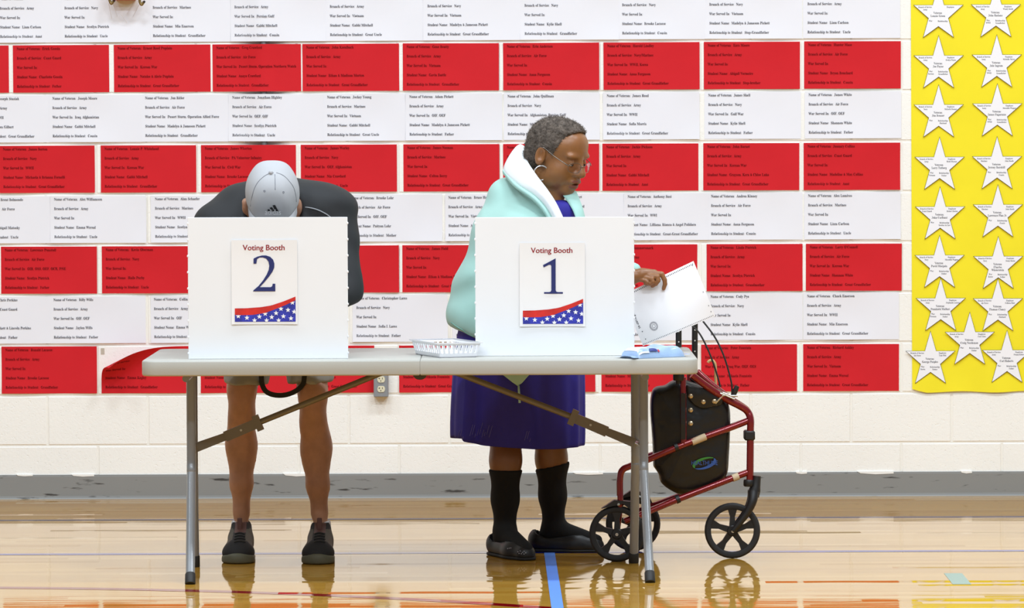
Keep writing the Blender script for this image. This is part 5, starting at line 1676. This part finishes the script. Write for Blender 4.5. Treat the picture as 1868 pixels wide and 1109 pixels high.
c.ell(hw_(9.0, 0, -6.85), R3(1.25, 2.2, 0.78), AX, 0.006)                   # lower lip
c.ell(hw_(10.1, 0, -6.05), R3(1.2, 2.1, 0.28), AX, 0.004, True)
c.ell(hw_(6.9, 0, -8.6), R3(2.1, 2.9, 1.8), AX, 0.022)                      # chin
c.ell(hw_(3.2, 0, -8.4), R3(4.0, 3.6, 1.9), AX, 0.03)                       # under the chin
c.cap(hw_(-1.5, 0, -6), neckb, 0.062, 0.066, 0.03)
c.cap(hw_(0.6, 0, -6.5), W(1000, 402, 0.85), 0.045, 0.055, 0.02)                   # throat
c.chain([neckb, W(965, 470, 0.92), hips], [0.07, 0.12, 0.13], 0.05)
for i in range(2):
    hp = hips + Vector(((-0.08, 0.08)[i], 0, -0.06))
    c.chain([hp, knee[i], knee[i].lerp(ankle[i], 0.3), knee[i].lerp(ankle[i], 0.7), ankle[i]], [0.10, 0.056, 0.052, 0.038, 0.031], 0.03)
    c.cap(ankle[i] + Vector((0, 0, -0.02)), toe[i] + Vector((0, 0, 0.004)), 0.032, 0.018, 0.02)
    c.cap(ankle[i] + Vector((0, 0, -0.01)), ankle[i] - (toe[i] - ankle[i]).normalized() * 0.035 + Vector((0, 0, -0.075)), 0.03, 0.024, 0.02)
c.chain([shoN, elbN, wriN], [0.05, 0.04, 0.027], 0.03)
c.chain([shoF, elbF, wriF], [0.05, 0.038, 0.0235], 0.03)
# near hand, resting behind the screen
tip = wriN + Vector((0.06, -0.045, -0.005))
c.cap(wriN, tip, 0.026, 0.028, 0.02)
for q in range(4):
    b0 = tip + Vector((0.012 * q - 0.01, -0.012 + 0.012 * q, 0)); m1 = b0 + Vector((0.035, -0.03, 0.006)); m2 = m1 + Vector((0.018, -0.015, -0.016))
    c.chain([b0, m1, m2], [0.0095, 0.009, 0.008], 0.006)
c.chain([wriN + Vector((0.02, 0.01, 0)), tip + Vector((0.03, 0.03, 0.0)), tip + Vector((0.055, 0.025, -0.008))], [0.012, 0.010, 0.009], 0.006)
# hand that holds the ballot: palm, four curled fingers in front of the sheet, thumb behind it
HYH = 0.452
def hp_(x, y, dy=0.0): return W(x, y, HYH + dy)
c.cap(hp_(1150, 506, 0.008), hp_(1168, 502, 0.006), 0.0245, 0.0215, 0.012)
c.ell(hp_(1177, 501.5, 0.004), (0.028, 0.013, 0.0185), None, 0.012)
c.cap(hp_(1170, 497, 0.004), hp_(1194, 497, 0.002), 0.0125, 0.0105, 0.010)
FG = [([(1190, 498, 0), (1207, 500, -0.003), (1212.5, 510.5, -0.005), (1213.3, 518, -0.004), (1210.5, 526.5, 0.001)], [0.0092, 0.0090, 0.0083, 0.0077, 0.0066]),
      ([(1184, 503, -0.006), (1199.5, 505, -0.014), (1200.5, 512, -0.016), (1196.5, 517.5, -0.013), (1190, 522, -0.006)], [0.0095, 0.0086, 0.0080, 0.0075, 0.0064]),
      ([(1177, 507, -0.007), (1189, 509, -0.018), (1191, 514, -0.020), (1187, 517.6, -0.017), (1183, 518.6, -0.009)], [0.0092, 0.0080, 0.0074, 0.0069, 0.0060]),
      ([(1169, 510, -0.005), (1178, 512.5, -0.016), (1181.5, 515, -0.018), (1179.5, 518, -0.016), (1176.5, 517.6, -0.013)], [0.0084, 0.0070, 0.0063, 0.0058, 0.0052])]
for pts, rs in FG: c.chain([hp_(*p) for p in pts], rs, 0.0016)
c.ell(hp_(1193, 508, 0.0), (0.012, 0.006, 0.011), None, 0.006)
c.chain([hp_(1166, 503, 0.012), hp_(1178, 508, 0.034), hp_(1192, 513, 0.038), hp_(1201, 515, 0.036)], [0.014, 0.012, 0.0105, 0.0085], 0.008)
lipc, lipr = hw_(9.7, 0, -6.05), 0.0
def zone(P):
    d = P - np.array(lipc)[None]
    a = d @ np.array(wf); b = d @ np.array(wr); e = d @ np.array(wu)
    k = 0.01 * HS
    up_ = ((b / (2.5 * k)) ** 2 + ((e - 0.8 * k) / (0.62 * k)) ** 2 < 1) & (a > -0.4 * k)
    lo = ((b / (2.3 * k)) ** 2 + ((e + 0.85 * k) / (0.78 * k)) ** 2 < 1) & (a > -1.0 * k)
    return (up_ | lo).astype(np.int32)
body = c.build('body', DSK, wm, 1, [DSK, LIP], zone)
NAIL = mat('fingernail', (176, 148, 132), 0.3)
for (pts, rs, sgn) in ((FG[3][0], FG[3][1], 1), ):
    q = hp_(1179, 516.0, -0.0185)
    MB().ball((q.x, q.y + 0.0016, q.z), (0.0048, 0.0014, 0.0034), 12, 8).build('fingernail', NAIL, body, smooth=True)
# eyes
EYEW = mat('eye_white', (220, 214, 206), 0.3); IRIS = mat('dark_iris', (34, 22, 16), 0.2)
for s_ in (-1, 1):
    e_ = hw_(8.5, 3.3 * s_, 0.0)
    ey = MB().ball(tuple(e_), 0.0082 * HS, 14, 10).build('eye', EYEW, wm, smooth=True)
    MB().ball(tuple(e_ + wf * 0.0075 - wu * 0.003), 0.0042 * HS, 10, 8).build('iris', IRIS, ey, smooth=True)
# hair
def curl_noise(x, y, z):
    return 0.0028 * np.sin(310 * x + 2 * np.sin(150 * z)) * np.sin(290 * y + 1.7 * np.sin(170 * x)) * np.sin(300 * z + 2.1 * np.sin(160 * y)) + 0.0016 * np.sin(520 * x + 3 * y * 100) * np.sin(480 * z)
c = Clay(axis(WO.x - 0.16, WO.x + 0.16, 0.0035), axis(WO.y - 0.15, WO.y + 0.15, 0.0040), axis(WO.z - 0.12, WO.z + 0.19, 0.0035))
c.ell(hw_(0.15, 0, 3.7), R3(9.3, 8.0, 8.1), AX, 0.01)
c.ell(hw_(-3.6, 0, -1.3), R3(4.9, 6.7, 5.0), AX, 0.03)
c.ell(hw_(2.6, 0, 8.6), R3(5.6, 5.6, 2.5), AX, 0.02)
c.ell(hw_(10.4, 0, 0.7), R3(7.6, 12.0, 9.2), AX, 0.008, True)
for s_ in (-1, 1): c.ell(hw_(1.6, 8.6 * s_, -1.6), R3(3.6, 3.4, 4.2), AX, 0.008, True)
c.wave(curl_noise)
hair = c.build('hair', HAIR, wm, 0)
HV, HQ = world_quads(hair)
hr_ = np.random.default_rng(5)
me_n = np.cross(HV[HQ[:, 1]] - HV[HQ[:, 0]], HV[HQ[:, 2]] - HV[HQ[:, 0]]); me_n /= (np.linalg.norm(me_n, axis=1)[:, None] + 1e-12)
sel = hr_.choice(len(HQ), 5200)
V = []; F = []
HC_ = np.array(hw_(-0.5, 0, 2.5))
for i in sel:
    p = HV[HQ[i]].mean(0); n_ = me_n[i]
    if n_ @ (p - HC_) < 0: n_ = -n_
    t = hr_.normal(size=3); t -= n_ * (t @ n_); t /= np.linalg.norm(t) + 1e-9
    w_ = np.cross(n_, t) * 0.00045
    L_ = 0.004 + 0.005 * hr_.random()
    q0, q1, q2, q3 = p - n_ * 0.001, p + n_ * L_ * 0.5 + t * L_ * 0.25, p + n_ * L_ * 0.65 + t * L_ * 0.8, p + n_ * L_ * 0.3 + t * L_ * 1.1
    k = len(V)
    V += [q0 - w_, q0 + w_, q1 - w_, q1 + w_, q2 - w_, q2 + w_, q3]
    F += [[k, k + 1, k + 3, k + 2], [k + 2, k + 3, k + 5, k + 4], [k + 4, k + 5, k + 6]]
tag(link_mesh('curls', V, F, HAIR, hair), kind='stuff')
# glasses
gl = thing('glasses', hw_(10.5, 0, -0.6), 'thin rimless glasses on the face of the reading person', 'glasses')
WIRE = mat('gunmetal_wire', (120, 112, 104), 0.3, metal=0.8)
LENS = bpy.data.materials.new('clear_lens'); LENS.use_nodes = True
lb = LENS.node_tree.nodes['Principled BSDF']; lb.inputs['Base Color'].default_value = (0.62, 0.5, 0.5, 1); lb.inputs['Roughness'].default_value = 0.02; lb.inputs['Transmission Weight'].default_value = 1.0; lb.inputs['IOR'].default_value = 1.05; lb.inputs['Alpha'].default_value = 0.45
for s_ in (-1, 1):
    P = []
    for k in range(20):
        a = 2 * math.pi * k / 20
        P.append(hw_(11.0 - 0.10 * abs(3.4 + 2.4 * math.cos(a)) ** 1.6 * 0.9, s_ * (3.5 + 2.5 * math.copysign(abs(math.cos(a)) ** 0.75, math.cos(a))), -0.9 + 1.5 * math.copysign(abs(math.sin(a)) ** 0.75, math.sin(a))))
    ln_ = link_mesh('lens', P, [list(range(20))], LENS, gl)
    MB().tube(P + [P[0]], 0.0009, 6, False).build('rim', WIRE, gl, smooth=True)
    T = [hw_(9.9, 6.0 * s_, -0.4), hw_(8.6, 7.1 * s_, 0.2), hw_(4.5, 7.9 * s_, 1.6), hw_(1.0, 8.0 * s_, 2.9), hw_(-1.2, 7.9 * s_, 2.2), hw_(-1.9, 7.6 * s_, 0.2)]
    MB().tube(bez(T, 6), 0.0015, 6).build('temple', WIRE, gl, smooth=True)
MB().tube(bez([hw_(10.9, -1.1, -0.5), hw_(11.4, 0, -0.1), hw_(10.9, 1.1, -0.5)], 6), 0.0012, 6).build('bridge', WIRE, gl, smooth=True)
# hoop earring
hc_ = W(987, 315.5, (hw_(0.3, 7.6, -3).y) - 0.004)
er = MB().ring(hc_, wr + wf * 1.15, 0.0255, 0.0022, 36, 8).build('hoop_earring', mat('sparkling_silver', (226, 226, 230), 0.2, metal=0.7, bump=0.6, bscale=500), loc=hc_)
er.data.polygons.foreach_set('use_smooth', [True] * len(er.data.polygons))
tag(er, 'large silver hoop earring below the ear', 'earring')

# ---- dress: lofted cloth with folds
def ringpt(t, z):
    """t angle (0 = image right, -90 deg = towards camera)."""
    pass
LV = [  # z, centre px, half width x, half depth y, Y centre
    (0.385, 943.5, 0.239, 0.185, HY), (0.50, 944, 0.2375, 0.185, HY), (0.62, 946, 0.234, 0.185, HY), (0.74, 947, 0.226, 0.18, HY), (0.86, 950, 0.205, 0.165, HY - 0.01), (1.00, 972, 0.165, 0.14, HY - 0.04), (1.12, 990, 0.135, 0.12, 0.90), (1.19, 1004, 0.105, 0.10, 0.87), (1.25, 1014, 0.060, 0.075, 0.85)]
V = []; F = []; NT = 144
hemz = [(-180, 800.7), (-165, 801), (-140, 803), (-138, 809), (-120, 816), (-100, 820), (-80, 824), (-60, 824), (-30, 820), (0, 816), (60, 812), (120, 806), (180, 800.7)]
for li, (z, pxc, a, b, yc) in enumerate(LV):
    for k in range(NT):
        ang = -180 + 360 * k / NT; t = math.radians(ang)
        low = max(0.0, (0.95 - z) / 0.56)
        fold = 1 + low * (0.05 * math.sin(7 * t + 0.7) + 0.035 * math.sin(13 * t + 2.0) + 0.02 * math.sin(21 * t + 1) + (0.03 if -140 < ang < -128 else 0.0))
        cx_ = W(pxc, 600, yc).x
        x = cx_ + a * math.copysign(abs(math.cos(t)) ** 0.85, math.cos(t)) * (1 if abs(math.cos(t)) > 0.98 else (0.5 + 0.5 * fold))
        y = yc + b * math.sin(t) * fold
        zz_ = z
        if li == 0:
            py = lerpc(hemz, ang); zz_ = W(pxc, py, y).z
        V.append((x, y, zz_))
nl = len(LV)
for li in range(nl - 1):
    for k in range(NT):
        j = (k + 1) % NT
        F.append([li*NT + k, li*NT + j, (li+1)*NT + j, (li+1)*NT + k])
k0 = len(V)
V += [(0.97 * (p[0] - 0.02) + 0.02, HY + 0.97 * (p[1] - HY), p[2]) for p in V[:NT]] + [(0.9 * (p[0] - 0.02) + 0.02, HY + 0.9 * (p[1] - HY), p[2] + 0.25) for p in V[:NT]]
for k in range(NT):
    j = (k + 1) % NT
    F += [[j, k, k0 + k, k0 + j], [k0 + j, k0 + k, k0 + NT + k, k0 + NT + j]]
F.append([(nl - 1) * NT + k for k in range(NT)])
dress = link_mesh('dress', V, F, BLUE, wm, smooth=True)
sub = dress.modifiers.new('sub', 'SUBSURF'); sub.levels = 1; sub.render_levels = 2
DV, DQ = world_quads(dress)
DQ = DQ[:(nl - 1) * NT]
STR = mat('pale_stitch', (120, 116, 178), 0.7)
st = MB()
for (xa, ya, ln_, n, sp) in ((835, 792, 14, 3, 4.5), (857, 789, 22, 9, 4.4), (957, 797, 18, 3, 4.5)):
    for q in range(n):
        x = xa + q * sp; y0_ = ya - 3 * math.sin(q * 2.1); l = ln_ * (0.65 + 0.35 * math.sin(q * 1.7 + 1))
        A, B_ = cast(DV, DQ, x, y0_ + 6), cast(DV, DQ, x + l * 0.28, y0_ + 6 - l)
        if A and B_: st.tube([A + Vector((0, -0.003, 0)), B_ + Vector((0, -0.003, 0))], 0.0006, 4)
if st.v: tag(st.build('stitching', STR, dress), kind='stuff')

# ---- jacket
c = Clay(axis(-0.27, 0.48, 0.009), axis(0.42, 1.22, 0.011), axis(0.66, 1.40, 0.009))
A = W(908, 575, 0.96); B_ = W(952, 440, 0.92); D_ = W(985, 408, 0.88)
c.cap(A, B_, 0.176, 0.172, 0.05)
c.cap(W(1135, 522, 0.53), W(1153, 515, 0.528), 0.022, 0.019, 0.02)
c.ell(W(935, 560, 0.97), (0.218, 0.17, 0.14), None, 0.05)
c.cap(B_, D_, 0.165, 0.125, 0.05)
c.ell(W(975, 420, 0.86), (0.15, 0.19, 0.115), None, 0.05)
c.ell(W(930, 356, 0.95), (0.07, 0.10, 0.07), None, 0.05)
c.chain([shoN, elbN, elbN.lerp(wriN, 0.85)], [0.075, 0.058, 0.042], 0.04)
c.chain([shoF + Vector((0.02, -0.04, 0)), elbF, W(1130, 511, 0.525), W(1152, 500, 0.522)], [0.078, 0.058, 0.044, 0.0375], 0.03)
zc = W(866, 617, 0.85).z
c.plane((W(866, 617, 0.85).x, 0, zc), Vector((-0.42, 0, -1)), 0.012)
c.plane((0, 0, zc - 0.012), (0, 0, -1), 0.01)
c.ell(hw_(1, 0, -5), (0.085, 0.085, 0.12), None, 0.01, True)                      # room for the neck
c.cap(W(1048, 340, 0.80), W(1075, 440, 0.72), 0.052, 0.075, 0.02, True)           # open front
c.cap(W(1012, 350, 0.80), W(1031, 398, 0.76), 0.036, 0.036, 0.01, True)
c.wave(lambda x, y, z: 0.006 * np.sin(26 * (z + 0.8 * x) + 5 * y) * np.sin(9 * z + 2) + 0.007 * np.sin(44 * (z - 0.6 * x) + 1.0) * np.exp(-((z - 0.95) / 0.07) ** 2) + 0.002 * np.sin(150 * x + 60 * y) * np.exp(-((z - zc - 0.03) / 0.03) ** 2))
jkt = c.build('jacket', MINT, wm, 2)
JV, JQ = world_quads(jkt)
SEAMM = mat('mint_seam', (120, 170, 158), 0.8)
P = [cast(JV, JQ, x, y) for (x, y) in ((823, 588), (832, 595), (842, 601), (852, 608), (864, 614))]
P = [p + Vector((0, -0.001, 0)) for p in P if p]
if len(P) > 2: MB().tube(bez(P, 5), 0.0022, 6).build('hem_seam', SEAMM, jkt, smooth=True)
# lower front corner of the open jacket with its zip cord
Q_ = [W(x, y, 0.775) for (x, y) in ((895, 640), (1000, 640), (968, 681), (952, 699), (944, 704), (934, 697), (915, 682))]
fp = pillow([(p.x, p.z) for p in Q_], 0.768, 0.786, 0.006, 3).build('jacket_corner', MINT, jkt)
smooth_by_angle(fp, 60)
MB().tube([W(946, 703, 0.765), W(947, 720, 0.765), W(948, 735, 0.765)], [0.0035, 0.0042, 0.0040], 8).build('zip_cord', MINT, jkt, smooth=True)
# white hood lining folded over the shoulders
def band(inner, outer, name, m, bulge=0.02, th=0.006, nn=8):
    I = bez([W(*p) for p in inner], 8); O = bez([W(*p) for p in outer], 8)
    n = len(I); V = []; F = []
    for i in range(n):
        for j in range(nn + 1):
            t = j / nn
            p = I[i].lerp(O[i], t); p = p + Vector((-0.25, -1, 0.55)).normalized() * bulge * math.sin(math.pi * t)
            V.append(p)
    k = len(V)
    V += [p + Vector((0.1, 1, -0.3)).normalized() * th for p in V]
    w = nn + 1
    for i in range(n - 1):
        for j in range(nn):
            a = i * w + j
            F.append([a, a + w, a + w + 1, a + 1]); F.append([k + a, k + a + 1, k + a + w + 1, k + a + w])
    for i in range(n - 1):
        a = i * w; F.append([a + w, a, k + a, k + a + w]); b = a + nn; F.append([b, b + w, k + b + w, k + b])
    for j in range(nn):
        F.append([j, j + 1, k + j + 1, k + j]); a = (n - 1) * w + j; F.append([a + 1, a, k + a, k + a + 1])
    return link_mesh(name, V, F, m, jkt, smooth=True)
band([(985, 300, 1.06), (966, 276, 0.98), (961, 290, 0.85), (978, 318, 0.76), (1000, 347, 0.70), (1016, 372, 0.685), (1030, 402, 0.68)],
     [(960, 300, 1.08), (946, 264, 1.02), (918, 309, 0.90), (944, 335, 0.745), (976, 357, 0.685), (996, 378, 0.665), (1010, 402, 0.66)], 'hood_lining', HOODW, 0.022)
band([(918, 309, 0.902), (944, 335, 0.747), (976, 357, 0.687), (996, 378, 0.667), (1010, 402, 0.662)],
     [(917, 316, 0.895), (938, 341, 0.742), (970, 364, 0.682), (989, 384, 0.662), (1002, 406, 0.655)], 'hood_edge', MINT, 0.008, 0.008, 4)
band([(1022, 350, 0.83), (1034, 366, 0.81), (1045, 384, 0.79), (1052, 404, 0.775)], [(1051, 348, 0.86), (1058, 365, 0.83), (1064, 382, 0.81), (1069, 404, 0.80)], 'far_lapel', MINT, 0.006, 0.006, 4)

# ---- socks, shoes
for i in range(2):
    c = Clay(axis(ankle[i].x - 0.09, ankle[i].x + 0.20, 0.006), axis(min(ankle[i].y, knee[i].y) - 0.20, max(ankle[i].y, knee[i].y) + 0.09, 0.006), axis(0.01, 0.38, 0.006))
    c.chain([knee[i], knee[i].lerp(ankle[i], 0.3), knee[i].lerp(ankle[i], 0.7), ankle[i]], [0.0605, 0.0585, 0.0445, 0.0385], 0.03)
    c.cap(ankle[i] + Vector((0, 0, -0.02)), toe[i] + Vector((0, 0, 0.006)), 0.038, 0.022, 0.02)
    c.cap(ankle[i] + Vector((0, 0, -0.01)), ankle[i] - (toe[i] - ankle[i]).normalized() * 0.035 + Vector((0, 0, -0.07)), 0.034, 0.028, 0.02)
    zt_ = W((922, 1004)[i], (858, 846)[i], ankle[i].y).z
    c.plane((ankle[i].x, 0, zt_), ((0.0, -0.14)[i] * -1, 0, 1) if False else ((0.03, -0.22)[i], 0, 1), 0.003)
    c.build('sock', BSOCK, wm, 1)
    d = (toe[i] - ankle[i]); d.z = 0; d.normalize(); n_ = Vector((-d.y, d.x, 0))
    hl_ = ankle[i] - d * 0.05; tp = ankle[i] + d * 0.165
    sh = thing('flat_shoe', (ankle[i].x + d.x * 0.05, ankle[i].y + d.y * 0.05, 0), ('black slip-on shoe with a jewelled toe turned towards the camera', 'plain black slip-on shoe pointing at the walker wheel')[i], 'shoe', 'slip-on shoes on the standing person')
    pts = [hl_, ankle[i], ankle[i] + d * 0.08, ankle[i] + d * 0.13, tp]
    c = Clay(axis(min(hl_.x, tp.x) - 0.07, max(hl_.x, tp.x) + 0.07, 0.005), axis(min(hl_.y, tp.y) - 0.07, max(hl_.y, tp.y) + 0.07, 0.005), axis(-0.004, 0.11, 0.004))
    c.chain([Vector((p.x, p.y, 0.032)) for p in pts[:1]] + [Vector((pts[2].x, pts[2].y, 0.026)), Vector((tp.x - d.x * 0.02, tp.y - d.y * 0.02, 0.020))], [0.040, 0.045, 0.036], 0.02)
    c.ell((hl_.x, hl_.y, 0.05), (0.037, 0.037, 0.034), None, 0.02)
    c.cap(Vector((hl_.x + d.x * 0.012, hl_.y + d.y * 0.012, 0.062)), Vector((pts[2].x, pts[2].y, 0.078)), 0.034, 0.032, 0.006, True)
    c.plane((0, 0, 0.008), (0, 0, -1), 0.003)
    c.build('upper', BSHOE, sh, 1)
    c = Clay(axis(min(hl_.x, tp.x) - 0.07, max(hl_.x, tp.x) + 0.07, 0.005), axis(min(hl_.y, tp.y) - 0.07, max(hl_.y, tp.y) + 0.07, 0.005), axis(-0.004, 0.03, 0.003))
    c.chain([Vector((hl_.x, hl_.y, 0.006)), Vector((pts[2].x, pts[2].y, 0.006)), Vector((tp.x - d.x * 0.02, tp.y - d.y * 0.02, 0.006))], [0.041, 0.046, 0.038], 0.02)
    c.plane((0, 0, 0.0010), (0, 0, -1), 0.001); c.plane((0, 0, 0.0115), (0, 0, 1), 0.002)
    c.build('sole', mat('black_sole', (20, 19, 19), 0.7), sh, 1)
    if i == 0:
        up_o = bpy.data.objects['upper.002'] if 'upper.002' in bpy.data.objects else None
        UV = world_quads(up_o)
        GEM = mat('jet_bead', (190, 190, 200), 0.12, metal=0.6)
        for (x, y) in ((945, 1007), (949, 1005.5), (953, 1008), (956, 1006), (959, 1009), (951, 1010.5), (947, 1010), (956, 1011), (926, 1001), (929, 1000.5), (932, 1000)):
            q = cast(*UV, x, y)
            if q: MB().ball((q.x, q.y - 0.001, q.z + 0.0008), 0.0022, 8, 6).build('bead', GEM, sh, smooth=True)
